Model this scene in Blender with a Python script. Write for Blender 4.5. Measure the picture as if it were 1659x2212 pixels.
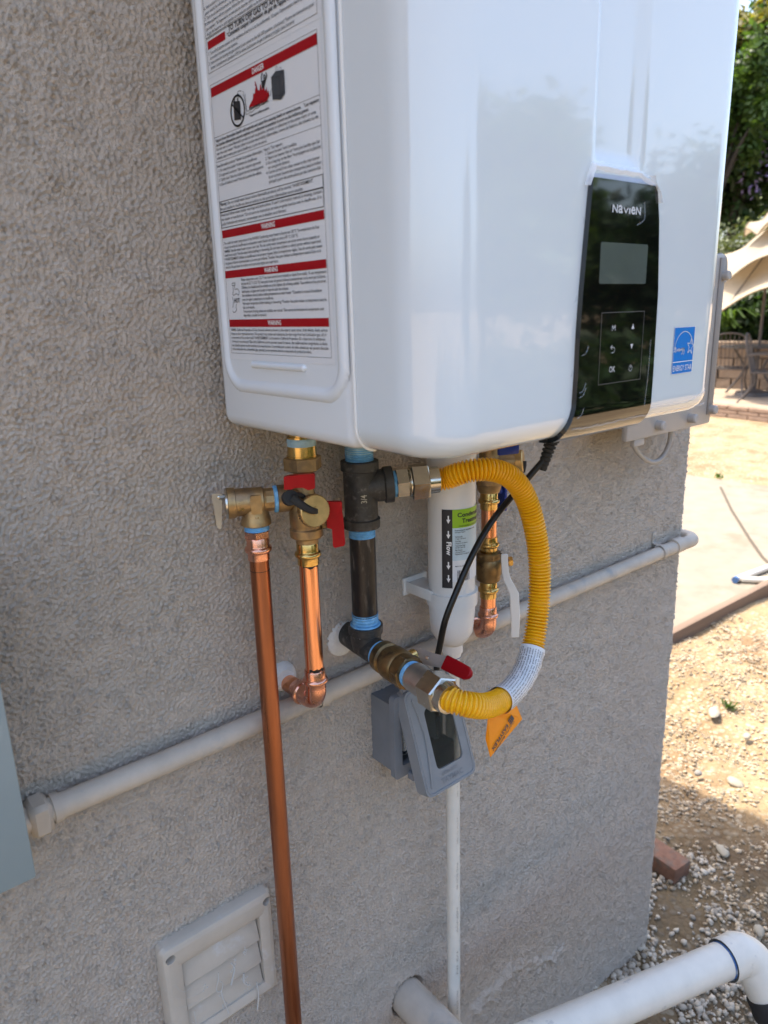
import bpy, bmesh, math, random
import numpy as np
from mathutils import Vector, Matrix, noise as mnoise
SC = bpy.context.scene
for _o in list(bpy.data.objects): bpy.data.objects.remove(_o)
COL = SC.collection
R = math.radians
V = lambda *a: np.array(a, float)

# ------------------------------------------------------------ camera
CAMP = V(-0.3724, -0.7443, 0.1086)
YAW, PITCH, ROLL, FPX = 0.6897, 0.2703, -0.0284, 1572.03   # focal length in pixels of a 1659 px wide picture
_f = V(math.sin(YAW)*math.cos(PITCH), math.cos(YAW)*math.cos(PITCH), -math.sin(PITCH))
_r0 = V(math.cos(YAW), -math.sin(YAW), 0); _u0 = np.cross(_r0, _f)
_r = _r0*math.cos(ROLL) + _u0*math.sin(ROLL); _u = -_r0*math.sin(ROLL) + _u0*math.cos(ROLL)
cam_d = bpy.data.cameras.new('camera'); cam = bpy.data.objects.new('camera', cam_d); COL.objects.link(cam)
cam.matrix_world = Matrix(((_r[0], _u[0], -_f[0], CAMP[0]), (_r[1], _u[1], -_f[1], CAMP[1]), (_r[2], _u[2], -_f[2], CAMP[2]), (0, 0, 0, 1)))
cam_d.sensor_fit = 'HORIZONTAL'; cam_d.sensor_width = 36; cam_d.lens = 36*FPX/1659
cam_d.clip_start = 0.02; cam_d.clip_end = 900
cam_d.dof.use_dof = True; cam_d.dof.focus_distance = 0.92; cam_d.dof.aperture_fstop = cam_d.lens/3.6
SC.camera = cam

def P(px, py, Y=None, X=None, Z=None):
    """surveying helper: where the sight line of a photograph point (1659 x 2212 scale) meets a plane of the place"""
    d = _f + _r*(px-829.5)/FPX - _u*(py-1106)/FPX
    i, v = (1, Y) if Y is not None else ((0, X) if X is not None else (2, Z))
    return CAMP + d*(v-CAMP[i])/d[i]

# ------------------------------------------------------------ sky, sun, exposure
SUN_EL, SUN_AZ = R(64), R(-12.5)           # azimuth from +Y towards +X
sund = V(math.sin(SUN_AZ)*math.cos(SUN_EL), math.cos(SUN_AZ)*math.cos(SUN_EL), math.sin(SUN_EL))
w = bpy.data.worlds.new('World'); SC.world = w; w.use_nodes = True
nt = w.node_tree; bg = nt.nodes['Background']
sky = nt.nodes.new('ShaderNodeTexSky'); sky.sky_type = 'NISHITA'; sky.sun_disc = False
sky.sun_elevation = SUN_EL; sky.sun_rotation = SUN_AZ; sky.air_density = 1.0; sky.dust_density = 4.5; sky.ozone_density = 1.0
nt.links.new(sky.outputs[0], bg.inputs[0]); bg.inputs[1].default_value = 0.15
sl = bpy.data.lights.new('sun', 'SUN'); sl.energy = 2.15; sl.angle = R(0.5); sl.color = (1, .92, .80)
so = bpy.data.objects.new('sun', sl); COL.objects.link(so)
so.rotation_mode = 'QUATERNION'; so.rotation_quaternion = Vector(sund).to_track_quat('Z', 'Y')
SC.view_settings.view_transform = 'Standard'; SC.view_settings.look = 'None'
SC.view_settings.exposure = 1.92; SC.view_settings.gamma = 1.0; SC.view_settings.use_curve_mapping = False

# ------------------------------------------------------------ materials
def mat(name, col, rough=.5, metal=0., var=0., vs=30., bump=0., bs=200., bdist=.001, col2=None, c2s=10., c2lo=.5, c2hi=.65,
        stretch=None, coat=0., alpha=None, trans=0., ior=1.45, spec=None, island=0., detail=4, rvar=0., bump2=None):
    m = bpy.data.materials.new(name); m.use_nodes = True; n = m.node_tree.nodes; l = m.node_tree.links
    b = n['Principled BSDF']; b.inputs['Roughness'].default_value = rough; b.inputs['Metallic'].default_value = metal
    b.inputs['IOR'].default_value = ior; b.inputs['Coat Weight'].default_value = coat; b.inputs['Coat Roughness'].default_value = .03
    b.inputs['Transmission Weight'].default_value = trans
    if spec is not None: b.inputs['Specular IOR Level'].default_value = spec
    if alpha is not None: b.inputs['Alpha'].default_value = alpha
    tc = n.new('ShaderNodeNewGeometry').outputs['Position']
    mp = n.new('ShaderNodeMapping'); l.new(tc, mp.inputs[0])
    if stretch: mp.inputs['Scale'].default_value = stretch
    vec = mp.outputs[0]
    def noi(s, det=detail, rg=.6):
        t = n.new('ShaderNodeTexNoise'); t.inputs['Scale'].default_value = s; t.inputs['Detail'].default_value = det
        t.inputs['Roughness'].default_value = rg; l.new(vec, t.inputs['Vector']); return t.outputs['Fac']
    cur = None
    rgb = n.new('ShaderNodeRGB'); rgb.outputs[0].default_value = (*col, 1); cur = rgb.outputs[0]
    if col2 is not None:
        mr = n.new('ShaderNodeMapRange'); mr.interpolation_type = 'SMOOTHSTEP'
        mr.inputs['From Min'].default_value = c2lo; mr.inputs['From Max'].default_value = c2hi; l.new(noi(c2s, 6), mr.inputs['Value'])
        mx = n.new('ShaderNodeMix'); mx.data_type = 'RGBA'; l.new(mr.outputs[0], mx.inputs[0]); l.new(cur, mx.inputs[6]); mx.inputs[7].default_value = (*col2, 1)
        cur = mx.outputs[2]
    if var:
        mr = n.new('ShaderNodeMapRange'); mr.inputs['From Min'].default_value = .25; mr.inputs['From Max'].default_value = .75
        mr.inputs['To Min'].default_value = 1-var; mr.inputs['To Max'].default_value = 1+var; l.new(noi(vs), mr.inputs['Value'])
        hv = n.new('ShaderNodeVectorMath'); hv.operation = 'SCALE'; l.new(cur, hv.inputs[0]); l.new(mr.outputs[0], hv.inputs['Scale']); cur = hv.outputs[0]
    if island:
        g = n.new('ShaderNodeNewGeometry'); mr = n.new('ShaderNodeMapRange')
        mr.inputs['To Min'].default_value = 1-island; mr.inputs['To Max'].default_value = 1+island; l.new(g.outputs['Random Per Island'], mr.inputs['Value'])
        hv = n.new('ShaderNodeVectorMath'); hv.operation = 'SCALE'; l.new(cur, hv.inputs[0]); l.new(mr.outputs[0], hv.inputs['Scale']); cur = hv.outputs[0]
    l.new(cur, b.inputs['Base Color'])
    if rvar:
        mr = n.new('ShaderNodeMapRange'); mr.inputs['From Min'].default_value = .3; mr.inputs['From Max'].default_value = .7
        mr.inputs['To Min'].default_value = max(0, rough-rvar); mr.inputs['To Max'].default_value = rough+rvar
        l.new(noi(vs*1.7), mr.inputs['Value']); l.new(mr.outputs[0], b.inputs['Roughness'])
    if bump:
        bn = n.new('ShaderNodeBump'); bn.inputs['Strength'].default_value = bump; bn.inputs['Distance'].default_value = bdist
        l.new(noi(bs, 5), bn.inputs['Height']); out = bn.outputs[0]
        if bump2:
            b2 = n.new('ShaderNodeBump'); b2.inputs['Strength'].default_value = bump2[0]; b2.inputs['Distance'].default_value = bump2[2]
            l.new(noi(bump2[1], 2), b2.inputs['Height']); l.new(out, b2.inputs['Normal']); out = b2.outputs[0]
        l.new(out, b.inputs['Normal'])
    return m

M = {}
M['stucco'] = mat('stucco', (.63, .545, .455), .95, var=.05, vs=5, bump=1.0, bs=300, bdist=.005, col2=(.595, .525, .445), c2s=5, bump2=(.8, 900, .0012), spec=.2)
M['soffit'] = mat('soffit paint', (.45, .4, .35), .7, var=.05)
M['enamel'] = mat('white enamel', (.71, .75, .78), .22, coat=.2, bump=.06, bs=300, bdist=.0006)
M['gloss'] = mat('gloss white cover', (.68, .74, .775), .12, coat=.9, bump=.03, bs=260, bdist=.0003, bump2=(.05, 9, .0015))
M['trimwhite'] = mat('white seam trim', (.8, .8, .78), .4)
M['dark'] = mat('dark cavity', (.02, .02, .02), .8)
M['black_gloss'] = mat('black panel glass', (.004, .004, .004), .05, coat=.6)
M['lcd'] = mat('lcd glass', (.085, .105, .095), .12, coat=.5, var=.1, vs=20)
M['silver'] = mat('silver strip', (.4, .42, .45), .3, metal=.6)
M['panelwhite'] = mat('panel print', (.6, .62, .64), .4)
M['paper'] = mat('label paper', (.70, .72, .74), .45)
M['red'] = mat('red print', (.34, .004, .010), .5, spec=.2)
M['ink'] = mat('black ink', (.02, .02, .024), .5)
M['greyink'] = mat('dark grey print', (.05, .055, .065), .5)
M['whiteink'] = mat('white print', (.8, .8, .8), .45)
M['blue'] = mat('blue label', (.0, .19, .62), .3)
M['film'] = mat('clear film', (.95, .97, 1), .08, trans=1., ior=1.12)
M['filmw'] = mat('bunched clear film', (.9, .93, .97), .12, alpha=.42, coat=.5, bump=.6, bs=90, bdist=.003)
M['brass'] = mat('cast brass', (.40, .27, .13), .42, metal=.85, var=.22, vs=60, bump=.35, bs=900, bdist=.0005, col2=(.27, .19, .11), c2s=45, rvar=.1)
M['brassp'] = mat('polished brass', (.62, .42, .15), .2, metal=1, var=.18, vs=80, bump=.12, bs=200, bdist=.0008, rvar=.08)
M['brasscap'] = mat('brass cap', (.60, .42, .19), .4, metal=.95, var=.18, vs=90, bump=.15, bs=300, bdist=.0005, rvar=.08)
M['brassd'] = mat('dull bronze brass', (.22, .145, .065), .38, metal=.8, var=.3, vs=70, bump=.4, bs=700, bdist=.0005, col2=(.10, .07, .04), c2s=60)
M['cop_old'] = mat('aged copper', (.42, .165, .085), .34, metal=.95, var=.28, vs=60, stretch=(1, 1, .06), col2=(.24, .08, .04), c2s=70, c2lo=.5, c2hi=.75, rvar=.1)
M['cop_new'] = mat('bright copper', (.85, .40, .23), .2, metal=1, var=.14, vs=110, stretch=(1, 1, .05), rvar=.07)
M['cop_fit'] = mat('copper fitting', (.78, .40, .29), .24, metal=1, var=.15, vs=60, bump=.1, bs=200, bdist=.0006, rvar=.08)
M['iron'] = mat('black iron', (.055, .053, .05), .5, metal=.35, var=.4, vs=90, bump=.7, bs=700, bdist=.0007, col2=(.20, .19, .175), c2s=85, c2lo=.52, c2hi=.78)
M['ironpipe'] = mat('black iron pipe', (.030, .026, .024), .33, metal=.3, var=.5, vs=120, bump=.3, bs=800, bdist=.0004, stretch=(1, 1, .25), col2=(.16, .14, .125), c2s=130, c2lo=.54, c2hi=.8)
M['tape'] = mat('blue thread seal', (.13, .36, .62), .5, var=.25, vs=120, bump=.4, bs=500, bdist=.0005, col2=(.25, .5, .72), c2s=90)
M['tapepale'] = mat('pale smeared thread seal', (.30, .46, .56), .5, var=.25, vs=120, bump=.5, bs=400, bdist=.0008)
M['chrome'] = mat('zinc plated steel', (.55, .53, .48), .2, metal=1, var=.15, vs=60, bump=.12, bs=150, bdist=.0006, rvar=.08)
M['steel'] = mat('grey steel', (.45, .44, .42), .36, metal=.9, var=.15, vs=60)
M['redh'] = mat('red plastic handle', (.36, .003, .008), .33, spec=.25, var=.12, vs=60, bump=.15, bs=300, bdist=.0005)
M['blueh'] = mat('blue plastic handle', (.01, .035, .22), .35)
M['rubber'] = mat('black rubber', (.012, .012, .012), .45)
M['rubberm'] = mat('matt black rubber', (.02, .02, .02), .7, var=.3, vs=50)
M['cable'] = mat('black cable jacket', (.006, .006, .006), .35, bump=.15, bs=200, bdist=.0005)
M['yellow'] = mat('yellow coated gas hose', (.84, .43, .006), .28, var=.06, vs=60, coat=.15)
M['orange'] = mat('orange tag', (.86, .27, .005), .4, var=.06, vs=40)
M['whitepl'] = mat('white plastic', (.70, .69, .66), .3, var=.04, vs=20)
M['pvc'] = mat('white pvc pipe', (.68, .65, .575), .32, var=.06, vs=30, col2=(.5, .49, .46), c2s=40, c2lo=.62, c2hi=.72)
M['pvcprim'] = mat('blue pvc primer', (.045, .12, .30), .5, col2=(.4, .43, .45), c2s=60, c2lo=.55, c2hi=.7)
M['conduit'] = mat('painted conduit', (.50, .44, .365), .55, var=.12, vs=30, bump=.2, bs=300, bdist=.0006, col2=(.36, .35, .33), c2s=16, c2lo=.54, c2hi=.7)
M['gvent'] = mat('painted vent plastic', (.50, .45, .38), .5, var=.07, vs=25, bump=.12, bs=200, bdist=.0005, col2=(.55, .54, .52), c2s=24, c2lo=.6, c2hi=.75)
M['gbox'] = mat('grey pvc box', (.19, .205, .225), .42, var=.1, vs=30, bump=.15, bs=600, bdist=.0003)
M['gboxd'] = mat('weathered grey pvc lid', (.235, .25, .265), .4, var=.08, vs=30, bump=.12, bs=600, bdist=.0003)
M['tint'] = mat('smoked clear window', (.45, .45, .42), .08, trans=.95, ior=1.3)
M['disc'] = mat('blue grey enamel panel', (.25, .31, .325), .3, var=.05, vs=8, col2=(.38, .43, .44), c2s=9, c2lo=.6, c2hi=.7)
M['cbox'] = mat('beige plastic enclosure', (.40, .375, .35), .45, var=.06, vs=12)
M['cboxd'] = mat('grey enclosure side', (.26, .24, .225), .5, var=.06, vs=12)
M['caulk'] = mat('white caulk', (.68, .67, .64), .65, var=.12, vs=60, bump=.6, bs=150, bdist=.003)
M['green'] = mat('green label', (.27, .48, .02), .4)
M['ltblue'] = mat('pale blue label', (.50, .62, .68), .4)
M['marker'] = mat('black marker', (.01, .008, .008), .5)
M['web'] = mat('cobweb', (.5, .49, .46), .9)
M['darkgrey'] = mat('dark grey outline', (.07, .07, .07), .4)
M['crease'] = mat('film crease', (.6, .65, .7), .1, alpha=.13, coat=.6)

# ------------------------------------------------------------ mesh helpers
def nrm(a): a = np.array(a, float); return a/np.linalg.norm(a)
def basis(ax, ref=None):
    ax = nrm(ax)
    if ref is None: ref = V(0, 0, 1) if abs(ax[2]) < .9 else V(1, 0, 0)
    e1 = nrm(np.array(ref)-ax*np.dot(ref, ax)); e2 = np.cross(ax, e1)
    return e1, e2, ax
class MB:
    def __init__(s): s.v = []; s.f = []
    def add(s, v, f):
        o = len(s.v); s.v.extend([tuple(map(float, q)) for q in v]); s.f.extend([tuple(i+o for i in q) for q in f]); return s
    def lathe(s, prof, base, ax, n=32, ref=None, caps=True, rot=0.):
        e1, e2, a = basis(ax, ref); base = np.array(base, float); vs = []; fs = []
        for h, r in prof:
            for k in range(n):
                t = 2*math.pi*k/n+rot; vs.append(base+a*h+(e1*math.cos(t)+e2*math.sin(t))*r)
        m = len(prof)
        for i in range(m-1):
            for k in range(n):
                k2 = (k+1) % n; fs.append((i*n+k, i*n+k2, (i+1)*n+k2, (i+1)*n+k))
        if caps:
            fs.append(tuple(range(n))[::-1]); fs.append(tuple((m-1)*n+k for k in range(n)))
        return s.add(vs, fs)
    def hexa(s, h0, h1, r, base, ax, ref=None, rot=0., c=.0015):
        return s.lathe([(h0, r-c), (h0+c*.7, r), (h1-c*.7, r), (h1, r-c)], base, ax, 6, ref, True, rot)
    def tube(s, pts, r, n=12, caps=True, ref=None, flat=1.):
        pts = [np.array(p, float) for p in pts]; N = len(pts)
        T = [nrm(pts[min(i+1, N-1)]-pts[max(i-1, 0)]) for i in range(N)]
        e1, e2, _ = basis(T[0], ref); vs = []; fs = []
        for i in range(N):
            if i:
                e1 = e1-T[i]*np.dot(e1, T[i]); e1 = nrm(e1)
            e2 = np.cross(T[i], e1); rr = r[i] if hasattr(r, '__len__') else r
            for k in range(n):
                t = 2*math.pi*k/n; vs.append(pts[i]+(e1*math.cos(t)+e2*math.sin(t)*flat)*rr)
        for i in range(N-1):
            for k in range(n):
                k2 = (k+1) % n; fs.append((i*n+k, i*n+k2, (i+1)*n+k2, (i+1)*n+k))
        if caps: fs.append(tuple(range(n))[::-1]); fs.append(tuple((N-1)*n+k for k in range(n)))
        return s.add(vs, fs)
    def box(s, c, sz, R3=None, bev=0., seg=2):
        bm = bmesh.new(); bmesh.ops.create_cube(bm, size=1); bmesh.ops.scale(bm, vec=sz, verts=bm.verts)
        if bev: bmesh.ops.bevel(bm, geom=list(bm.edges), offset=bev, segments=seg, profile=.5, affect='EDGES')
        bm.verts.index_update(); vs = [np.array(v.co) for v in bm.verts]
        if R3 is not None: vs = [np.array(R3) @ v for v in vs]
        fs = [tuple(v.index for v in f.verts) for f in bm.faces]; bm.free()
        return s.add([v+np.array(c, float) for v in vs], fs)
    def plate(s, out, O, U, W, th, hole=None):
        """flat outline in the frame O,U,W, front face at O, thickness th behind it (against U x W)"""
        O = np.array(O, float); U = nrm(U); W = nrm(W); N = np.cross(U, W); n = len(out)
        fr = [O+U*a+W*b for a, b in out]; bk = [p-N*th for p in fr]
        if hole is None:
            fs = [tuple(range(n)), tuple(range(n, 2*n))[::-1]]+[(i, i+n, (i+1) % n+n, (i+1) % n) for i in range(n)]
            return s.add(fr+bk, fs)
        hf = [O+U*a+W*b for a, b in hole]; hb = [p-N*th for p in hf]; fs = []
        for i in range(n):
            j = (i+1) % n
            fs += [(i, j, j+2*n, i+2*n), (i+n, i+3*n, j+3*n, j+n), (i, i+n, j+n, j), (i+2*n, j+2*n, j+3*n, i+3*n)]
        return s.add(fr+bk+hf+hb, fs)
def rrect(x0, y0, x1, y1, r, k=6):
    o = []
    for cx, cy, a in ((x1-r, y0+r, -90), (x1-r, y1-r, 0), (x0+r, y1-r, 90), (x0+r, y0+r, 180)):
        for i in range(k+1):
            t = R(a+90*i/k); o.append((cx+r*math.cos(t), cy+r*math.sin(t)))
    return o
def curve(pts, n=8):
    pts = [np.array(p, float) for p in pts]; q = [2*pts[0]-pts[1]]+pts+[2*pts[-1]-pts[-2]]; o = []
    for i in range(1, len(q)-2):
        for k in range(n):
            t = k/n; a, b, c, d = q[i-1:i+3]
            o.append(.5*((2*b)+(-a+c)*t+(2*a-5*b+4*c-d)*t*t+(-a+3*b-3*c+d)*t**3))
    o.append(pts[-1]); return o
def resample(pts, step):
    pts = np.array(pts); d = np.r_[0, np.cumsum(np.linalg.norm(np.diff(pts, axis=0), axis=1))]
    n = max(2, int(d[-1]/step)+1); t = np.linspace(0, d[-1], n)
    return np.stack([np.interp(t, d, pts[:, i]) for i in range(3)], 1), t
def wloc(o):
    l = V(0, 0, 0)
    while o is not None: l = l+np.array(o.location); o = o.parent
    return l
def mesh_np(name, v, f, smooth=35):
    me = bpy.data.meshes.new(name)
    v = np.asarray(v, np.float32); f = np.asarray(f, np.int32); k = f.shape[1]
    me.vertices.add(len(v)); me.vertices.foreach_set('co', v.ravel())
    me.loops.add(f.size); me.loops.foreach_set('vertex_index', f.ravel())
    me.polygons.add(len(f)); me.polygons.foreach_set('loop_start', np.arange(0, f.size, k, dtype=np.int32))
    me.update(calc_edges=True); me.validate()
    if smooth: me.polygons.foreach_set('use_smooth', np.ones(len(f), bool))
    return me
def link(name, me, m, parent=None):
    o = bpy.data.objects.new(name, me); COL.objects.link(o)
    if parent is not None: o.parent = parent
    if m is not None: me.materials.append(m)
    return o
def obj(name, mb, m, parent=None, smooth=38, label=None, local=False):
    v = np.array(mb.v)
    if parent is not None and not local: v = v-wloc(parent)
    me = bpy.data.meshes.new(name); me.from_pydata(v.tolist(), [], mb.f); me.update()
    if smooth:
        me.polygons.foreach_set('use_smooth', [True]*len(me.polygons)); me.set_sharp_from_angle(angle=R(smooth))
    o = link(name, me, M[m] if isinstance(m, str) else m, parent)
    if label: o['label'] = label
    return o
def tag(o, label=None, cat=None, group=None, kind=None):
    for k, v in (('label', label), ('category', cat), ('group', group), ('kind', kind)):
        if v: o[k] = v
    return o
def thing(name, label, cat, loc=(0, 0, 0), group=None):
    o = bpy.data.objects.new(name, None); COL.objects.link(o); o.location = tuple(float(x) for x in loc); o.empty_display_size = .05
    return tag(o, label, cat, group)
def copy_thing(o, loc=None, rotz=None, label=None):
    def rec(a, par):
        c = a.copy(); COL.objects.link(c); c.parent = par
        for ch in a.children: rec(ch, c)
        return c
    c = rec(o, None)
    if loc is not None: c.location = loc
    if rotz is not None: c.rotation_euler = (0, 0, rotz)
    if label: c['label'] = label
    return c
_tc = {}
def tmesh(s, bold=0.):
    if (s, bold) in _tc: return _tc[(s, bold)]
    cu = bpy.data.curves.new('t', 'FONT'); cu.body = s; cu.resolution_u = 2; cu.offset = bold
    o = bpy.data.objects.new('t', cu); COL.objects.link(o); dg = bpy.context.evaluated_depsgraph_get()
    me = bpy.data.meshes.new_from_object(o.evaluated_get(dg)); v = np.array([q.co[:2] for q in me.vertices]).reshape(-1, 2)
    f = [tuple(p.vertices) for p in me.polygons]
    COL.objects.unlink(o); bpy.data.objects.remove(o); bpy.data.curves.remove(cu); bpy.data.meshes.remove(me)
    _tc[(s, bold)] = (v, f); return v, f
CAPH = tmesh('H')[0][:, 1].max()
def text(mb, s, fn, u0, z, cap, u1=None, align='l', bold=0., xs=.78):
    """writes s with baseline (u0,z); fn maps (u,z) to a world point; u1 fixes where the line ends"""
    v, f = tmesh(s, bold)
    if len(v) == 0: return
    sc = cap/CAPH; w0 = v[:, 0].max(); kx = (u1-u0)/w0 if u1 else sc*xs
    off = -w0*kx/2 if align == 'c' else 0
    mb.add([fn(u0+off+x*kx, z+y*sc) for x, y in v], f)
def rect(mb, fn, a, b, c, d, nx=1):
    """rectangle u a..c, z b..d"""
    vs = [];
    for i in range(nx+1):
        u = a+(c-a)*i/nx; vs += [fn(u, b), fn(u, d)]
    mb.add(vs, [(2*i, 2*i+2, 2*i+3, 2*i+1) for i in range(nx)])
def frame(mb, fn, a, b, c, d, t, nx=1):
    rect(mb, fn, a, b, c, b+t, nx); rect(mb, fn, a, d-t, c, d, nx); rect(mb, fn, a, b+t, a+t, d-t); rect(mb, fn, c-t, b+t, c, d-t)
def line(mb, fn, pts, t):
    for (a, b), (c, d) in zip(pts[:-1], pts[1:]):
        L = math.hypot(c-a, d-b) or 1; nx, ny = -(d-b)/L*t/2, (c-a)/L*t/2; ex, ey = (c-a)/L*t*.3, (d-b)/L*t*.3
        mb.add([fn(a-ex+nx, b-ey+ny), fn(a-ex-nx, b-ey-ny), fn(c+ex-nx, d+ey-ny), fn(c+ex+nx, d+ey+ny)], [(0, 1, 2, 3)])
def poly(mb, fn, pts): mb.add([fn(a, b) for a, b in pts], [tuple(range(len(pts)))])
def fbm_tile(nx, nz, cell, lo, hi, seed):
    """periodic band limited noise, wavelengths lo..hi metres"""
    rg = np.random.default_rng(seed); a = rg.standard_normal((nx, nz)); F = np.fft.rfft2(a)
    kx = np.fft.fftfreq(nx, cell)[:, None]; kz = np.fft.rfftfreq(nz, cell)[None]; k = np.sqrt(kx**2+kz**2)+1e-9
    F *= np.exp(-(np.log(k*math.sqrt(lo*hi))/math.log(hi/lo)*2)**2*1.2)
    a = np.fft.irfft2(F, s=(nx, nz)); return (a-a.mean())/a.std()
def samp(a, x, z, cell):
    i = x/cell; j = z/cell; i0 = np.floor(i).astype(int); j0 = np.floor(j).astype(int); fi = i-i0; fj = j-j0; n, m = a.shape
    g = lambda p, q: a[p % n, q % m]
    return (g(i0, j0)*(1-fi)+g(i0+1, j0)*fi)*(1-fj)+(g(i0, j0+1)*(1-fi)+g(i0+1, j0+1)*fi)*fj
# ============================================================ THE PLACE
GZ = -1.47
# ------------------------------------------------------------ ground: one sheet to the horizon
def ground_z(x, y):
    z = np.full(np.shape(x), GZ)
    z = z+.06*np.exp(-((x-.55)**2/.12+(y+.02)**2/.06))                    # gravel heaped at the wall
    z = z-.07*np.exp(-((x-1.12)**2/.03+(y+.33)**2/.012))-.05*np.exp(-((x-1.42)**2/.05+(y+.30)**2/.02))   # trench at the drain
    return z
axx = np.unique(np.r_[-300, -80, -25, -10, np.arange(-4, .4, .25), np.arange(.4, 2.6, .022), np.arange(2.6, 14, .12), 16, 20, 30, 60, 150, 400])
ayy = np.unique(np.r_[-300, -80, -25, -12, np.arange(-6, -1, .25), np.arange(-1, 1.2, .022), np.arange(1.2, 8, .12), 10, 14, 25, 60, 150, 400])
gx, gy = np.meshgrid(axx, ayy, indexing='ij'); T1 = fbm_tile(512, 512, .02, .06, .25, 3); T2 = fbm_tile(256, 256, .1, .5, 2.5, 4)
dens = np.exp(-np.maximum(0, np.hypot(gx-1.5, gy)-1.5)*.5)
gz = ground_z(gx, gy)+dens*(.0045*samp(T1, gx+50, gy+50, .02)+.012*samp(T2, gx+50, gy+50, .1))
ni, nj = gx.shape; ii = np.arange(ni*nj).reshape(ni, nj)
gf = np.stack([ii[:-1, :-1], ii[1:, :-1], ii[1:, 1:], ii[:-1, 1:]], -1).reshape(-1, 4)
gm = bpy.data.materials.new('gravel and dirt'); gm.use_nodes = True
def ground_mat(m):
    n = m.node_tree.nodes; l = m.node_tree.links; b = n['Principled BSDF']; b.inputs['Roughness'].default_value = .95
    pos = n.new('ShaderNodeNewGeometry').outputs['Position']
    def noi(s, d=5):
        t = n.new('ShaderNodeTexNoise'); t.inputs['Scale'].default_value = s; t.inputs['Detail'].default_value = d; l.new(pos, t.inputs[0]); return t.outputs[0]
    vo = n.new('ShaderNodeTexVoronoi'); vo.inputs['Scale'].default_value = 48; l.new(pos, vo.inputs['Vector'])
    ra = n.new('ShaderNodeValToRGB'); ra.color_ramp.elements[0].position = .38; ra.color_ramp.elements[0].color = (.20, .125, .06, 1)
    ra.color_ramp.elements[1].position = .62; ra.color_ramp.elements[1].color = (.31, .225, .12, 1); l.new(noi(3.2), ra.inputs[0])
    sr = n.new('ShaderNodeValToRGB'); sr.color_ramp.elements[0].color = (.24, .18, .11, 1); sr.color_ramp.elements[1].color = (.42, .345, .235, 1)
    sep = n.new('ShaderNodeSeparateColor'); l.new(vo.outputs['Color'], sep.inputs[0]); l.new(sep.outputs[0], sr.inputs[0])
    mr = n.new('ShaderNodeMapRange'); mr.inputs['From Min'].default_value = .42; mr.inputs['From Max'].default_value = .52; l.new(noi(9, 3), mr.inputs['Value'])
    lt = n.new('ShaderNodeMath'); lt.operation = 'LESS_THAN'; lt.inputs[1].default_value = .45; l.new(vo.outputs['Distance'], lt.inputs[0])
    mu = n.new('ShaderNodeMath'); mu.operation = 'MULTIPLY'; l.new(lt.outputs[0], mu.inputs[0]); l.new(mr.outputs[0], mu.inputs[1])
    mx = n.new('ShaderNodeMix'); mx.data_type = 'RGBA'; l.new(mu.outputs[0], mx.inputs[0]); l.new(ra.outputs[0], mx.inputs[6]); l.new(sr.outputs[0], mx.inputs[7])
    dm = n.new('ShaderNodeVectorMath'); dm.operation = 'DISTANCE'; dm.inputs[1].default_value = (1.25, -.22, GZ); l.new(pos, dm.inputs[0])   # ground colour darker round the drain, edge broken up by noise
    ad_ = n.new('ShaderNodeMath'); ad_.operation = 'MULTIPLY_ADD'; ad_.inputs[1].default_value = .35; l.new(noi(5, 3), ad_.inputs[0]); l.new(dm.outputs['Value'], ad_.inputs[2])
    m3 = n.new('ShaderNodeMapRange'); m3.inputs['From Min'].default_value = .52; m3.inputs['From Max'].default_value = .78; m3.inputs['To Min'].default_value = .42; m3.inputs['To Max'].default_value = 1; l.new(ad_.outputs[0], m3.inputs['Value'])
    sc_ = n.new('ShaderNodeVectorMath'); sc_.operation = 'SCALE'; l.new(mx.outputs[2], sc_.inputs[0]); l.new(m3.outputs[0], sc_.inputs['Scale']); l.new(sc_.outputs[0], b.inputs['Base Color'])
    bn = n.new('ShaderNodeBump'); bn.inputs['Strength'].default_value = .7; bn.inputs['Distance'].default_value = .01; bn.invert = True
    l.new(vo.outputs['Distance'], bn.inputs['Height']); b2 = n.new('ShaderNodeBump'); b2.inputs['Strength'].default_value = .6; b2.inputs['Distance'].default_value = .006
    l.new(noi(90), b2.inputs['Height']); l.new(bn.outputs[0], b2.inputs['Normal']); l.new(b2.outputs[0], b.inputs['Normal'])
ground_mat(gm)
go = link('ground', mesh_np('ground', np.stack([gx, gy, gz], -1).reshape(-1, 3), gf), gm); tag(go, kind='structure')

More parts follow.
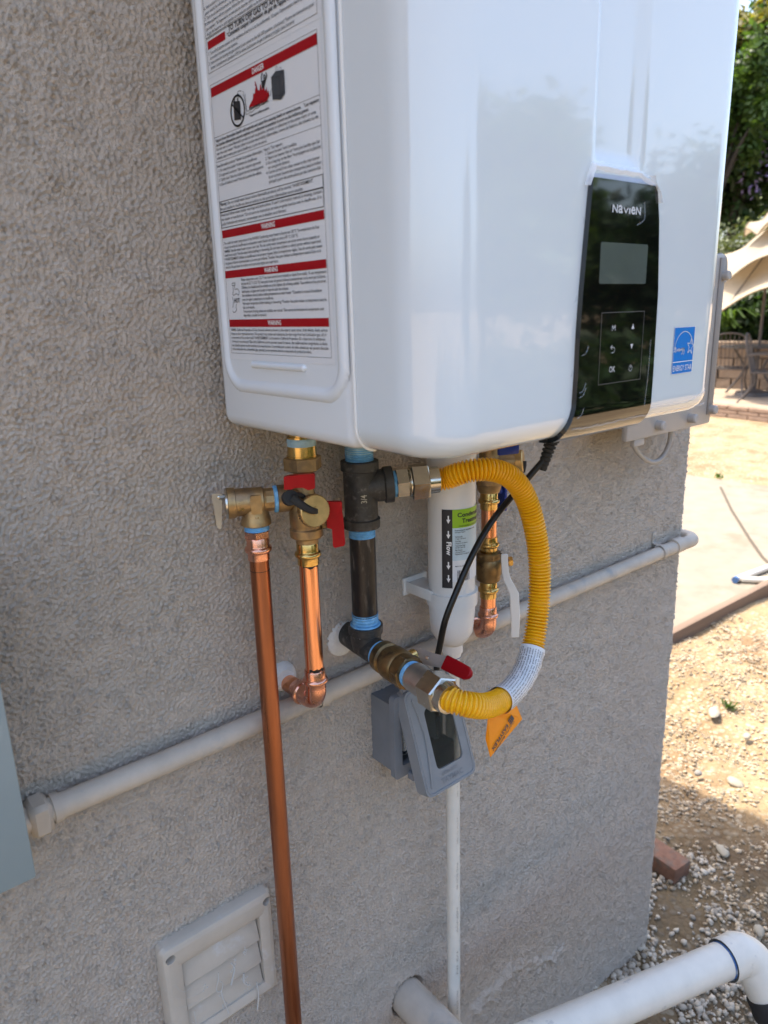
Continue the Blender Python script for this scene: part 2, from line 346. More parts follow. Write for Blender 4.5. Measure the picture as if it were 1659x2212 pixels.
# pebbles: nobody could count them
def pebbles(name, n, seed, rngx, rngy, smin, smax, sub, m, zoff=.25, dfun=None):
    rg = np.random.default_rng(seed); bm = bmesh.new(); bmesh.ops.create_icosphere(bm, subdivisions=sub, radius=1)
    bv = np.array([v.co[:] for v in bm.verts]); bf = np.array([[v.index for v in f.verts] for f in bm.faces]); bm.free()
    x = rg.uniform(*rngx, n*3); y = rg.uniform(*rngy, n*3)
    d = .5+.5*np.tanh(1.2*samp(T2, x*3+90, y*3+90, .1)+.35)
    if dfun is not None: d = d*dfun(x, y)
    k = rg.random(n*3) < d; x, y = x[k][:n], y[k][:n]; n = len(x)
    s = smin+(smax-smin)*rg.random(n)**2.2; z = ground_z(x, y)+.004*samp(T1, x+50, y+50, .02)+.012*samp(T2, x+50, y+50, .1)+s*zoff
    sc = np.stack([s, s*rg.uniform(.6, .95, n), s*rg.uniform(.4, .7, n)], 1); a = rg.uniform(0, 6.28, n); b = rg.normal(0, .35, n)
    v = bv[None]*sc[:, None]*(1+.17*rg.standard_normal((n, len(bv), 1)))
    ca, sa, cb, sb = np.cos(a)[:, None], np.sin(a)[:, None], np.cos(b)[:, None], np.sin(b)[:, None]
    X, Y, Z = v[..., 0], v[..., 1], v[..., 2]; X, Z = X*cb-Z*sb, X*sb+Z*cb; X, Y = X*ca-Y*sa, X*sa+Y*ca
    v = np.stack([X+x[:, None], Y+y[:, None], Z+z[:, None]], -1).reshape(-1, 3)
    f = (bf[None]+(np.arange(n)*len(bv))[:, None, None]).reshape(-1, 3)
    return tag(link(name, mesh_np(name, v, f), m), kind='stuff')
pm = mat('pebble', (.36, .29, .20), .8, var=.15, vs=60, island=.38, bump=.3, bs=300, bdist=.001)
pm2 = mat('pebble pale grey', (.37, .325, .26), .75, var=.12, vs=60, island=.4, bump=.2, bs=300, bdist=.001)
tag(pebbles('gravel', 26000, 11, (.9, 3.2), (-1.2, .85), .002, .0095, 1, pm), 'loose tan gravel scattered over the dirt beside the wall corner', 'gravel', kind='stuff')
tag(pebbles('river_pebbles', 4200, 12, (.3, 1.5), (-.6, .3), .005, .0115, 1, pm2, .5,
            lambda x, y: np.exp(-np.maximum(0, -.02-y-.02)**2/.05)*(np.exp(-(np.maximum(0, x-1.15))**2/.02)+.15)),
    'rounded grey pebbles heaped along the foot of the stucco wall', 'pebbles', kind='stuff')

# ------------------------------------------------------------ house
house = thing('house', 'taupe stucco house wall that the white water heater hangs on', 'house', (1.08, 0, GZ))
xs = np.r_[-6, -3, -1.5, -.7, np.arange(-.40, .35, .0017), np.arange(.35, 1.062, .0025)]
th = np.linspace(0, math.pi/2, 9)[1:]
px_ = np.r_[xs, 1.06+.02*np.sin(th), np.full(6, 1.08)]; py_ = np.r_[np.zeros(len(xs)), .02-.02*np.cos(th), [.05, .3, 1, 2, 4, 7]]
nx_ = np.r_[np.zeros(len(xs)), np.sin(th), np.ones(6)]; ny_ = np.r_[-np.ones(len(xs)), -np.cos(th), np.zeros(6)]
ss = np.r_[0, np.cumsum(np.hypot(np.diff(px_), np.diff(py_)))]
zs = np.r_[-1.7, np.arange(-1.52, -.9, .0024), np.arange(-.9, .03, .0018), np.arange(.03, .47, .0021), .6, .8, 1.0]
S, Zg = np.meshgrid(ss, zs, indexing='ij'); PX = np.repeat(px_[:, None], len(zs), 1)
N1 = fbm_tile(1024, 1024, .0015, .0072, .0135, 7); N2 = fbm_tile(512, 512, .005, .03, .12, 8); N3 = fbm_tile(256, 256, .03, .2, .9, 9); N4 = fbm_tile(1024, 1024, .0015, .0042, .008, 17)
n1 = samp(N1, S+9, Zg+9, .0015); n4 = samp(N4, S+9, Zg+9, .0015); n2 = samp(N2, S+9, Zg+9, .005)
n1 = n1+.35*n4; mask = np.clip(.82+.22*n2, .3, 1.2)          # how rough the dash coat is here
q = (np.minimum(np.abs(n1), .95)-.5)*1.15*mask+.52*n4+.30*np.maximum(n4, 0)**1.5+.10*n2
H = .0018*q+.0004*samp(N2, S+3, Zg+9, .005)+.0008*np.tanh(samp(N3, S+30, Zg+9, .03))
fine = (PX > -.45) & (Zg > -1.53) & (Zg < .46); H = np.where(fine, H, 0)
def segdist(ax, az, bx, bz, X, Z):
    t = np.clip(((X-ax)*(bx-ax)+(Z-az)*(bz-az))/((bx-ax)**2+(bz-az)**2), 0, 1); return np.hypot(X-ax-t*(bx-ax), Z-az-t*(bz-az)), t
sc1 = [(.405, -1.20), (.43, -1.172), (.4827, -1.180), (.52, -1.158), (.56, -1.172), (.61, -1.20), (.67, -1.233), (.70, -1.225), (.718, -1.195)]
wig = .012*samp(N2, S*1.5+5, Zg*1.5+5, .005)
for k, (a, b) in enumerate(zip(sc1[:-1], sc1[1:])):
    d, t = segdist(*a, *b, PX, Zg+wig*.5); amp = (.009 if k < 3 else .006)
    H = H+amp*np.exp(-(d/.009)**2)*(1-.75*(k in (4, 7)))*fine
    d2, _ = segdist(a[0]+.004, a[1]-.014, b[0]+.004, b[1]-.014, PX, Zg+wig*.5); H = H-.006*np.exp(-(d2/.005)**2)*fine*(k not in (4,))
d = np.hypot(PX-.262, Zg+1.020); H = np.where((d < .0345), -.03, H)
for cx_, cz_, rr in ((.163, -.322, .017), (.065, -.347, .014), (.366, -.352, .014)):
    d = np.hypot(PX-cx_, Zg-cz_); H = np.where(d < rr, -.01, H)
WX = px_[:, None]+nx_[:, None]*H; WY = py_[:, None]+ny_[:, None]*H
ni, nj = S.shape; ii = np.arange(ni*nj).reshape(ni, nj)
wf = np.stack([ii[:-1, :-1], ii[1:, :-1], ii[1:, 1:], ii[:-1, 1:]], -1).reshape(-1, 4)
wv = np.stack([WX, WY, Zg], -1).reshape(-1, 3)-wloc(house)
link('wall', mesh_np('wall', wv, wf), M['stucco'], house)
b = MB(); b.box((-2.325, 3.325, 1.09), (7.35, 7.15, .18)); obj('roof_eave', b, 'soffit', house)
b = MB(); b.box((-2.3, 3.325, 1.21), (7.5, 7.3, .06)); obj('roof', b, mat('roof shingle', (.12, .1, .09), .9, var=.2), house)

# ============================================================ WATER HEATER
wh = thing('water_heater', 'large white glossy wall-mounted tankless water heater with warning labels on its side', 'water heater', (.22, -.2, 0))
HT = .695; Z0 = -.0075
b = MB(); b.box((.22, -.1385, (HT+Z0)/2), (.44, .237, HT-Z0), bev=.013, seg=4); obj('casing', b, 'enamel', wh)
# side panel with pressed bead
us = np.arange(.033, .2572, .0016); zz = np.r_[np.arange(.028, .12, .0016), np.arange(.12, .62, .006), np.arange(.62, .672, .0016)]
U_, Z_ = np.meshgrid(us, zz, indexing='ij')
def rrsd(U, Z, x0, z0, x1, z1, r):
    cx_, cz_ = (x0+x1)/2, (z0+z1)/2; qx = np.abs(U-cx_)-(x1-x0)/2+r; qz = np.abs(Z-cz_)-(z1-z0)/2+r
    return np.hypot(np.maximum(qx, 0), np.maximum(qz, 0))+np.minimum(np.maximum(qx, qz), 0)-r
sd = rrsd(U_, Z_, .0375, .0315, .2515, .6685, .034)
h = np.where(sd > 0, -.0006, .0008+.0028*np.clip(np.sin(np.clip(-sd/.0125, 0, 1)*math.pi), 0, 1)**.8-.0*(sd < -.0125))
sv = np.stack([-h, -U_, Z_], -1).reshape(-1, 3); ni, nj = U_.shape; ii = np.arange(ni*nj).reshape(ni, nj)
sf = np.stack([ii[:-1, :-1], ii[1:, :-1], ii[1:, 1:], ii[:-1, 1:]], -1).reshape(-1, 4)
keep = (h.reshape(-1)[sf] > -.0005).any(1); link('side_panel', mesh_np('side_panel', sv-wloc(wh), sf[keep]), M['enamel'], wh)
b = MB(); b.tube([(-.001, -.097, .0602), (-.001, -.188, .0602)], .0032, 12); b.lathe([(0, .003), (.0032, .0)], (-.001, -.097, .0602), (0, 1, 0)); b.lathe([(0, .003), (.0032, 0)], (-.001, -.188, .0602), (0, -1, 0))
obj('pressed_rib', b, 'enamel', wh)
# front cover: rounded shell with recessed channel
RB, RV, YS, YF = .022, .047, -.2615, -.356
def cross(t):
    """half outline of the cover inset by t: list of (x,y)"""
    r = max(RV-t, .004); o = [(t, y) for y in np.linspace(YS, YF+t+r, 12)]
    o += [(t+r-r*math.cos(a), YF+t+r-r*math.sin(a)) for a in np.linspace(0, math.pi/2, 15)[1:]]
    xm = np.linspace(t+r, .44-t-r, 141)[1:-1]; o += [(x, YF+t) for x in xm]
    o += [(.44-t-r+r*math.sin(a), YF+t+r-r*math.cos(a)) for a in np.linspace(0, math.pi/2, 15)]
    o += [(.44-t, y) for y in np.linspace(YF+t+r, YS, 12)[1:]]
    return np.array(o)
rows = []
for a in np.linspace(0, math.pi/2, 12): rows.append((RB-RB*math.sin(a) if 0 else RB*(1-math.sin(a)), RB*(1-math.cos(a))))
rows = [(Z0+RB*(1-math.cos(a)), RB*(1-math.sin(a))) for a in np.linspace(0, math.pi/2, 12)]     # (z, inset)
rows += [(z, 0.) for z in np.arange(Z0+.026, HT-.024, .004)]+[(HT-RB*(1-math.sin(a)), RB*(1-math.cos(a))) for a in np.linspace(0, math.pi/2, 8)]
sst = lambda x, a, c: np.clip((x-a)/(c-a), 0, 1)**2*(3-2*np.clip((x-a)/(c-a), 0, 1))
fv = []
for z, t in rows:
    c = cross(t); x, y = c[:, 0], c[:, 1].copy()
    rl = .0042*sst(x, .1815, .187)*(1-sst(x, .236, .258))*sst(z, .218, .232); y = y+np.where(c[:, 1] < YF+.02, rl, 0)
    fv.append(np.stack([x, y, np.full(len(x), z)], 1))
nr, nc = len(fv), len(fv[0]); fv = np.concatenate(fv); ii = np.arange(nr*nc).reshape(nr, nc)
ff = np.stack([ii[:-1, :-1], ii[:-1, 1:], ii[1:, 1:], ii[1:, :-1]], -1).reshape(-1, 4)
me = bpy.data.meshes.new('front_cover'); me.from_pydata((fv-wloc(wh)).tolist(), [], ff.tolist()+[tuple(ii[0])[::-1], tuple(ii[-1])]); me.update()
me.polygons.foreach_set('use_smooth', [True]*len(me.polygons)); me.set_sharp_from_angle(angle=R(50)); link('front_cover', me, M['gloss'], wh)
b = MB()   # seam trim bead between casing and cover
sp = [(-.0003, -.2597, z) for z in np.linspace(HT-.03, Z0+.022, 20)]+[(-.0003+.020*(1-math.cos(a)), -.2597, Z0+.022-.022*math.sin(a)) for a in np.linspace(0, math.pi/2, 8)[1:]]
b.tube(sp, .0016, 8); obj('seam_gasket', b, 'trimwhite', wh)
b = MB(); b.box((.22, -.2598, .30), (.43, .0022, .56)); obj('seam_gap', b, 'dark', wh)

# control panel: tapered strip that follows the cover and wraps under its bottom edge
pr = [(z, YF) for z in np.linspace(.209, RB+Z0, 30)]+[(Z0+RB-RB*math.sin(a), YF+RB*(1-math.cos(a))) for a in np.linspace(0, math.pi/2, 10)[1:]]+[(Z0, YF+RB+.006)]
def pl(z): return np.interp(z, [0, .02, .05, .083, .12, .17, .209], [.157, .1655, .1668, .1672, .169, .173, .1765])
def prt(z): return np.interp(z, [0, .04, .1175, .18, .209], [.2885, .289, .2876, .281, .2741])
pv = []; pf = []
NP = 14
for i, (z, y) in enumerate(pr):
    y2, z2 = (y-.0045, z) if z > RB+Z0 else (YF+RB-(RB+.0045)*((YF+RB-y)/RB), RB+Z0-(RB+.0045)*((RB+Z0-z)/RB))
    if i == len(pr)-1: y2, z2 = y, Z0-.0045
    a, c = pl(z), prt(z)
    row = [(a-.0005, y, z)]+[(a+(c-a)*k/NP, y2, z2) for k in range(NP+1)]+[(c+.0005, y, z)]; pv += row
nc = NP+3
for i in range(len(pr)-1):
    for k in range(nc-1): pf.append((i*nc+k, (i+1)*nc+k, (i+1)*nc+k+1, i*nc+k+1))
b = MB(); b.add(pv, pf); cp = obj('control_panel', b, 'black_gloss', wh, 30)
b = MB(); b.add([(.1765, YF-.0045, .209), (.2741, YF-.0045, .2095), (.262, YF+.0035, .2185), (.1788, YF+.0035, .2165), (.1765, YF+.004, .209), (.2741, YF+.004, .2095)],
                [(0, 1, 2, 3), (0, 3, 4), (1, 5, 2)]); obj('top_strip', b, 'silver', cp, 0)
FN = lambda d: (lambda u, z: V(u, YF-.0045-d, z))
b = MB(); b.plate(rrect(.191, .1255, .264, .1595, .002), (0, YF-.0049, 0), (1, 0, 0), (0, 0, 1), .0003); dsp = obj('display', b, 'lcd', cp)
b = MB(); frame(b, FN(.0006), .1965, .0385, .2652, .1015, .0007); obj('keypad_outline', b, 'darkgrey', cp, 0)
def key(name, fill):
    b = MB(); fill(b); return obj(name, b, 'panelwhite', cp, 0)
fk = FN(.0007)
def logo(b):
    x = .2045
    for ch, wd, cap in (('N', .0078, .0062), ('a', .0068, .0062), ('V', .0078, .0046), ('I', .0022, .0046), ('e', .0068, .0062), ('N', .0078, .0062)):
        v, f = tmesh(ch, .018); w_ = v[:, 0].max()-v[:, 0].min(); h_ = v[:, 1].max()-max(0, v[:, 1].min())
        b.add([fk(x+(p[0]-v[:, 0].min())/w_*wd, .1838+p[1]/h_*cap) for p in v], f); x += wd+.0009
key('brand_lettering', logo)
key('menu_key', lambda b: line(b, fk, [(.2138, .0856), (.2141, .0903), (.2161, .0868), (.2182, .0903), (.2185, .0856)], .0006))
key('up_key', lambda b: poly(b, fk, [(.2447, .0858), (.2492, .0858), (.2470, .0905)]))
key('down_key', lambda b: poly(b, fk, [(.2447, .0722), (.2469, .0675), (.2492, .0722)]))
key('ok_key', lambda b: text(b, 'OK', fk, .2123, .0487, .0052, .2217))
key('back_key', lambda b: line(b, fk, [(.2152, .0690), (.2132, .0708), (.2152, .0726)], .0006) or line(b, fk, [(.2135, .0708), (.2170, .0708)]+[(.2170+.0024*math.sin(a), .0684+.0024*math.cos(a)) for a in np.linspace(0, 3, 8)]+[(.2150, .0660)], .0006))
key('power_key', lambda b: line(b, fk, [(.2470+.0026*math.sin(a), .0502+.0026*math.cos(a)) for a in np.linspace(.6, 5.68, 14)], .0006) or line(b, fk, [(.2470, .0505), (.2470, .0537)], .0006))
# protective film bunched round the panel
rg = random.Random(4)
def ribbon(b, pts, wd, off=.002):
    vs = []; n = len(pts)
    for i, (x, z) in enumerate(pts):
        vs += [(x-wd*.5*rg.uniform(.6, 1.2), YF-.002-off*rg.random(), z+wd*.3*rg.uniform(-1, 1)), (x, YF-.006-off*rg.random()*2, z+rg.uniform(-1, 1)*wd*.2), (x+wd*.5*rg.uniform(.6, 1.2), YF-.002-off*rg.random(), z+wd*.3*rg.uniform(-1, 1))]
    b.add(vs, [(3*i+k, 3*i+k+1, 3*i+k+4, 3*i+k+3) for i in range(n-1) for k in (0, 1)])
b = MB(); ribbon(b, [(.170, .203), (.1755, .2145), (.1775, .219)], .006); vs = []
for i in range(15):
    x = .176+i*.0064; zt = .2205+.001*rg.random()-(.006*max(0, i-11)/3)
    vs += [(x, YF-.001, zt+.002*rg.random()), (x, YF-.0045-.002*rg.random(), zt-.0035), (x, YF-.0035, zt-.006-.001*rg.random())]
b.add(vs, [(3*i+k, 3*i+k+1, 3*i+k+4, 3*i+k+3) for i in range(14) for k in (0, 1)])
ribbon(b, [(.262, .217), (.270, .212), (.276, .204), (.279, .196)], .004)
obj('bunched_film', b, 'filmw', wh, 60)
b = MB()
for i in range(26):
    z0 = .02+.18*i/26
    if i % 9 == 4: b.add([(pl(z0)-.004*rg.random()-.002, YF-.0006, z0), (pl(z0)-.001, YF-.0012-.002*rg.random(), z0+.004), (pl(z0)-.0035, YF-.0006, z0+.007)], [(0, 1, 2)])
for s in (0, 1):
    for kk in range(2):
        pts = [(x, YF-.0055+.0095*sst(x, .39, .43)-.001*rg.random(), .0005+.006*kk+.0022*rg.random()+.008*sst(x, .36, .42)*kk) for x in np.linspace(.165, .408, 34)]
        b.tube([np.array(p)+V(0, .004, 0) for p in pts], .0005, 5)
for k in range(4):
    x0, z0 = rg.uniform(.166, .172), (.012, .03, .034, .066)[k]; b.tube(curve([(x0, YF-.0052, z0), (x0+.005, YF-.0056, z0+.002), (x0+.009, YF-.0052, z0+.008)], 4), .0004, 5)
b.tube(curve([(.2795, YF-.005, .075), (.278, YF-.0055, .045), (.276, YF-.005, .012)], 5), .0004, 5)
b.tube(curve([(.2535, YF-.005, .1945), (.2540, YF-.0058, .182), (.2495, YF-.0055, .1775), (.2435, YF-.005, .1752)], 6), .0005, 5)
obj('film_creases', b, 'crease', wh, 60)
# energy label
FE = lambda d: (lambda u, z: V(u, YF-.0004-d, z))
b = MB(); rect(b, FE(0), .3302, .0376, .3705, .0841); el = obj('energy_label', b, 'blue', wh, 0)
b = MB(); fe = FE(.0003)
frame(b, fe, .3302, .0376, .3705, .0841, .0004); rect(b, fe, .3304, .0492, .3703, .0500)
line(b, fe, [(.3505+.0182*math.cos(a), .0610+.0185*math.sin(a)) for a in np.linspace(math.pi*.97, .35, 26)], .0008)
st = [(.3638+(.0072 if k % 2 == 0 else .0029)*math.sin(k*math.pi/5+.12), .0640+(.0088 if k % 2 == 0 else .0034)*math.cos(k*math.pi/5+.12)) for k in range(11)]; line(b, fe, st, .0007)
text(b, 'ENERGY STAR', fe, .3318, .0405, .0055, .3692)
obj('star_print', b, 'whiteink', el, 0)
b = MB()
def script(pts, ox, oz, s): line(b, fe, [(ox+a*s, oz+c*s) for a, c in pts], .00065)
script([(0, 0), (1.5, .6), (3, 2.2), (2.6, 3.6), (1.6, 2.6), (1.4, .8), (2.4, -.4), (4, .6), (4.8, 2.2), (5.1, .2), (6, 1.8), (7, 2.2), (7.2, 0), (8.2, 1.2), (9.3, 2.1), (8.4, 2.2), (8, 1), (8.8, .2), (10.4, 1.8), (10.6, .4), (11.6, 2.2), (13, 2.4), (12, 2.6), (11.9, .8), (13.2, 1.4), (13.6, 2.4), (13.2, -1.6), (12, -2.4), (13.4, -.6), (14.9, 1.2), (14.8, 2.6), (14.6, .9), (16, 1), (16.4, 2.8), (15.6, -1.6), (14.6, -2.6)], .3312, .0600, .00128)
obj('energy_script', b, 'whiteink', el, 0)

# warning label on the side
FS = lambda d: (lambda u, z: V(-.0011-d, -u, z))
b = MB(); rect(b, FS(0), .0505, .0648, .2345, .3222); rect(b, FS(0), .0505, .3226, .2372, .62); wl = obj('warning_label', b, 'paper', wh, 0)
fi, fi2 = FS(.0003), FS(.0006)
b = MB(); frame(b, fi, .0556, .0705, .2304, .3165, .0003); frame(b, fi, .0556, .2500, .2304, .2717, .0003); frame(b, fi, .0550, .2050, .2297, .2150, .0006); frame(b, fi, .0550, .1905, .2293, .2052, .0006)
frame(b, fi, .0545, .3262, .2320, .3545, .0004); frame(b, fi, .0545, .3551, .2320, .61, .0004); obj('ruled_box', b, 'ink', wl, 0)
for a, c, d, e in ((.0564, .3062, .2303, .3140), (.0556, .1813, .2290, .1885), (.0550, .1436, .2289, .1506), (.0556, .0965, .2286, .1037), (.0572, .3456, .0908, .3521)):
    b = MB(); rect(b, fi, a, c, d, e); obj('red_bar', b, 'red', wl, 0)
for z, s in ((.3081, 'DANGER'), (.1830, 'WARNING'), (.1452, 'WARNING'), (.0982, 'WARNING')):
    b = MB(); text(b, s, fi2, .1425, z, .0042, align='c', bold=.02); obj('white_lettering', b, 'whiteink', wl, 0)
c = .0025
BL = [
 ('TO TURN OFF GAS TO APPLIANCE', .0975, .3498, .0042, .1990), ("*Comment couper l'admission de gaz de l'appareil", .0940, .3460, .0034, .1965),
 ('Vapors from flammable liquids will explode and catch fire causing death or severe burns.   *Les vapeurs', .0580, .2672, c, .2290),
 ("des liquides inflammables peuvent exploser ou s'enflammer et entraîner la mort ou des brûlures graves.", .0580, .2634, c, .2150),
 ('Warning :', .0570, .2108, .0028, .0705), ('HOT', .0696, .1198, .0042, .0809), ('WARNING:', .0582, .1677, c, .0690), ('WARNING:', .0584, .0925, c, .0690),
 ('Flammable Vapors', .1240, .2820, .0020, .1560), ('*Vapeurs inflammables', .1225, .2765, .0019, .1565)]
for s, u0, z, cp_, u1 in BL: b = MB(); text(b, s, fi2, u0, z, cp_, u1, bold=.022); obj('bold_text_line', b, 'ink', wl, 0)
TL = [
 ("1. Turn off all electric power to the appliance if service is to be performed. *Couper l'alimentation électrique avant de", .0573, .3406, .2290),
 ("de procéder à l'entretien ou à une réparation.", .0602, .3366, .1120),
 ('2. Instructions for turning the gas control (main valve) to the full OFF position. (clockwise) *Suivre les instructions pour', .0573, .3326, .2290),
 ("fermer complètement (position OFF) la vanne d'admission du gaz (robinet principal). (sens horaire)", .0602, .3286, .2010),
 ("de gaz de l'appareil », puis appeler un technicien qualifié ou le fournisseur de gaz pour demander une intervention.", .0575, .3567, .2290),
 ("gas supplier. *Si l'appareil ne se met pas en marche, suivre les instructions intitulées « Comment couper l'admission", .0575, .3609, .2290),
 ('8. If the appliance will not operate, follow the instructions To Turn Off Gas To Appliance and call your service technician', .0560, .3651, .2290),
 ("7. Turn on all electrical power to the appliance. *Mettre l'appareil sous tension.", .0560, .3693, .1750),
 ("pour ouvrir le robinet principal. (sens antihoraire)", .0575, .3735, .1400),
 ('6. Instructions for turning the gas control (main valve) to the full ON position. (counter-clockwise)', .0560, .3777, .2250),
 ('Do not use or store flammable products such as gasoline, solvents or adhesives in the same room or area', .0582, .2597, .2245),
 ("near the water heater. *Ne pas utiliser ni stocker des produits inflammables, comme de l'essence, des solvents ou des", .0582, .2559, .2275),
 ('adhésifs, dans la même pièce que le chauffe-eau, ni près de celui-ci.', .0582, .2520, .1495),
 ('Keep flammable products: *Garder les produits inflammables :', .0568, .2452, .1420), ('1. Far away from boiler *à distance du chauffe-eau', .0590, .2410, .1310),
 ('2. In approved containers *dans des récipients approuvés', .0590, .2369, .1375), ('3. Tightly close *dans des récipients fermés hermétiquement', .0590, .2327, .1408),
 ("4. Out of children's reach *hors de la portée des enfants.", .0590, .2286, .1375),
 ('Vapors: *Les vapeurs :', .1434, .2455, .1750), ('1. Cannot be seen *sont invisibles', .1455, .2418, .1950), ("2. Vapors are heavier than air *sont plus lourdes que l'air", .1455, .2380, .2285),
 ('3. Go a long way on the floor *se propagent sur le plancher', .1455, .2342, .2295), ('sur une grande distance', .1490, .2304, .1830),
 ('4. Can be carried from other rooms to the main burner', .1455, .2266, .2270), ("by air currents *peuvent être transportées jusqu'au brûleur", .1490, .2228, .2290),
 ("principal à partir des autres pièces par des courants d'air.", .1490, .2190, .2285),
 ('Do not install water heater where flammable products will be stored. *AVERTISSEMENT.', .0720, .2108, .2165),
 ('Ne pas installer le chauffe-eau dans un endroit où des produits inflammables seront stockés.', .0570, .2067, .2010),
 ("Read and follow water heater warnings and instructions. If user's information manual is missing, contact", .0575, .2013, .2275),
 ('the retailer or manufacturer. *Lire et suivre les instructions et mises en garde fournies avec le chauffe-eau. Si le', .0575, .1972, .2270),
 ("guide d'utilisation est manquant, communiquer avec le détaillant ou le fabricant.", .0575, .1931, .1740),
 ("The outlet hot water temperature of the NAVIEN Condensing water heater is factory set 120 °F. *La température de l'eau", .0582, .1752, .2215),
 ('chaude de sortie du chauffe-eau à condensation mode Navien est réglée en usine à 49 °C (120 °F).', .0582, .1714, .1900),
 ('Use this water heater at your own risk. The set outlet water temperature can cause severe burns instantly or', .0705, .1677, .2215),
 ('death from scalds. Test the water before bathing or showering. Do not leave children or elderly person without supervised.', .0582, .1640, .2235),
 ("*AVERTISSEMENT: Utiliser ce chauffe-eau à vos propres risques. Selon la température réglée, l'eau de sortie peut causer", .0582, .1602, .2250),
 ("de graves brûlures instantanément ou la mort par brûlures. Toucher l'eau pour évaluer sa température avant le bain ou la", .0582, .1565, .2225),
 ('douche. Ne pas laisser les enfants ou les personnes âgées sans supervision.', .0582, .1528, .1560),
 ('Water temperature over 125 °F can cause severe burns instantly or death from scalds. *À une température', .0862, .1398, .2285),
 ("de plus de 52 °C (125 °F), l'eau peut causer de graves brûlures instantanément ou la mort par brûlures.", .0862, .1361, .2275),
 ('Children, the disabled and the elderly are at the highest risk of being scalded. *Les enfants et les personnes', .0862, .1324, .2275),
 ('handicapées ou âgées sont les plus à risque de subir des brûlures.', .0862, .1287, .1700),
 ("See installation manual before setting temperature at water heater. *Consulter le manuel d'installation", .0862, .1250, .2210),
 ('avant de régler la température du chauffe-eau.', .0862, .1212, .1440),
 ("Feel water temperature before bathing or showering. *Toucher l'eau pour évaluer sa température avant le", .0862, .1175, .2270),
 ('bain ou la douche.', .0862, .1138, .1090), ('Temperature limiting valves are available, see manual. *Des vannes de limitation de température sont', .0862, .1101, .2230),
 ('disponibles; consulter le manuel el.', .0862, .1064, .1300),
 ('California Proposition 65 lists chemical substances known to the state to cause cancer, birth defects, death, serious', .0705, .0925, .2265),
 ('illness or other reproductive harm. This product may contain such substances, be their origin from fuel Combustion (gas, oil) or', .0584, .0887, .2250),
 ('components of the product itself. *AVERTISSEMENT: Le document « California Proposition 65 » répertorie les substances', .0584, .0850, .2225),
 ("chimiques reconnues par l'État de la Californie comme pouvant causer le cancer, des malformations congénitales, le décès,", .0584, .0812, .2260),
 ('des maladies graves ou des troubles de la reproduction. Ce produit peut contenir de telles substances, qui peuvent découler', .0584, .0774, .2270),
 ('de la combustion de combustibles (gaz, pétrole) ou être présents dans les composants du produit lui-même.', .0584, .0737, .2010)]
for s, u0, z, u1 in TL: b = MB(); text(b, s, fi2, u0, z, c, u1, bold=.006); obj('text_line', b, 'ink', wl, 0)
# pictograms
b = MB(); line(b, fi2, [(.1033+.0122*math.cos(a), .2856+.0122*math.sin(a)) for a in np.linspace(0, 2*math.pi, 33)], .0018)
poly(b, fi2, [(.0965, .2790), (.1085, .2775), (.1088, .2925), (.0970, .2945)]); line(b, fi2, [(.0935, .2930), (.1130, .2780)], .0016); rect(b, fi2, .0985, .2935, .1000, .2962); rect(b, fi2, .1040, .2932, .1060, .2955)
obj('no_fuel_can_symbol', b, 'ink', wl, 0)
b = MB(); line(b, fi2, [(.1060+.0008*math.sin(i*2.1), .2955+i*.0007) for i in range(8)]+[(.1090, .3005), (.1125, .2995)], .0005)
line(b, fi2, [(.1150+.0009*math.sin(i*1.7)+.0003*i, .2990-i*.0011) for i in range(14)]+[(.1210+.0032*i, .2815+.0004*i+.0006*math.sin(i*2)) for i in range(12)]+[(.1600+.0006*math.sin(i*1.7)+.0004*i, .2862+i*.0009) for i in range(6)], .0004)
line(b, fi2, [(.1182+.0008*math.sin(i*1.7), .2960-i*.0011) for i in range(16)]+[(.1220+.0030*i, .2795+.0003*i+.0006*math.sin(i*2)) for i in range(12)], .0004)
obj('vapor_symbol', b, 'ink', wl, 0)
b = MB(); poly(b, fi2, [(.1230, .2838), (.1530, .2830), (.1580, .2862), (.1572, .2905), (.1550, .2885), (.1545, .2935), (.1520, .2905), (.1500, .2960), (.1475, .2925), (.1450, .2985), (.1430, .2935), (.1400, .2945), (.1385, .2990), (.1360, .2960), (.1350, .2925), (.1325, .2935), (.1310, .2890), (.1280, .2875)])
line(b, fi2, [(.1365, .3015), (.1378, .2985), (.1362, .2990)], .0011); obj('flame_symbol', b, 'red', wl, 0)
b = MB(); poly(b, fi2, [(.1475, .2940), (.1505, .2935), (.1540, .2985), (.1520, .3000), (.1480, .2995), (.1468, .2975)]); line(b, fi2, [(.1470, .2990), (.1475, .3035), (.1490, .3050)], .0013); line(b, fi2, [(.1535, .2990), (.1560, .3015), (.1552, .3040)], .0013)
line(b, fi2, [(.1520+.0013*math.cos(a), .3018+.0014*math.sin(a)) for a in np.linspace(0, 6.28, 11)], .0010); obj('person_symbol', b, 'ink', wl, 0)
b = MB(); poly(b, fi2, [(.1628, .2822), (.1755, .2795), (.1822, .2828), (.1826, .3000), (.1700, .3018), (.1625, .2990)]); obj('appliance_symbol', b, 'greyink', wl, 0)
b = MB(); fi3 = FS(.0008); line(b, fi3, [(.1630, .2988), (.1752, .2966), (.1822, .2998)], .0003); line(b, fi3, [(.1752, .2966), (.1755, .2797)], .0003); line(b, fi3, [(.1632, .2850), (.1754, .2826), (.1822, .2856)], .0003)
line(b, fi3, [(.1705, .3018), (.1708, .3045), (.1728, .3045), (.1735, .3016)], .0003); line(b, fi3, [(.1760, .3013), (.1765, .3030), (.1785, .3028), (.1790, .3008)], .0003); obj('appliance_outline', b, 'ink', wl, 0)
b = MB()
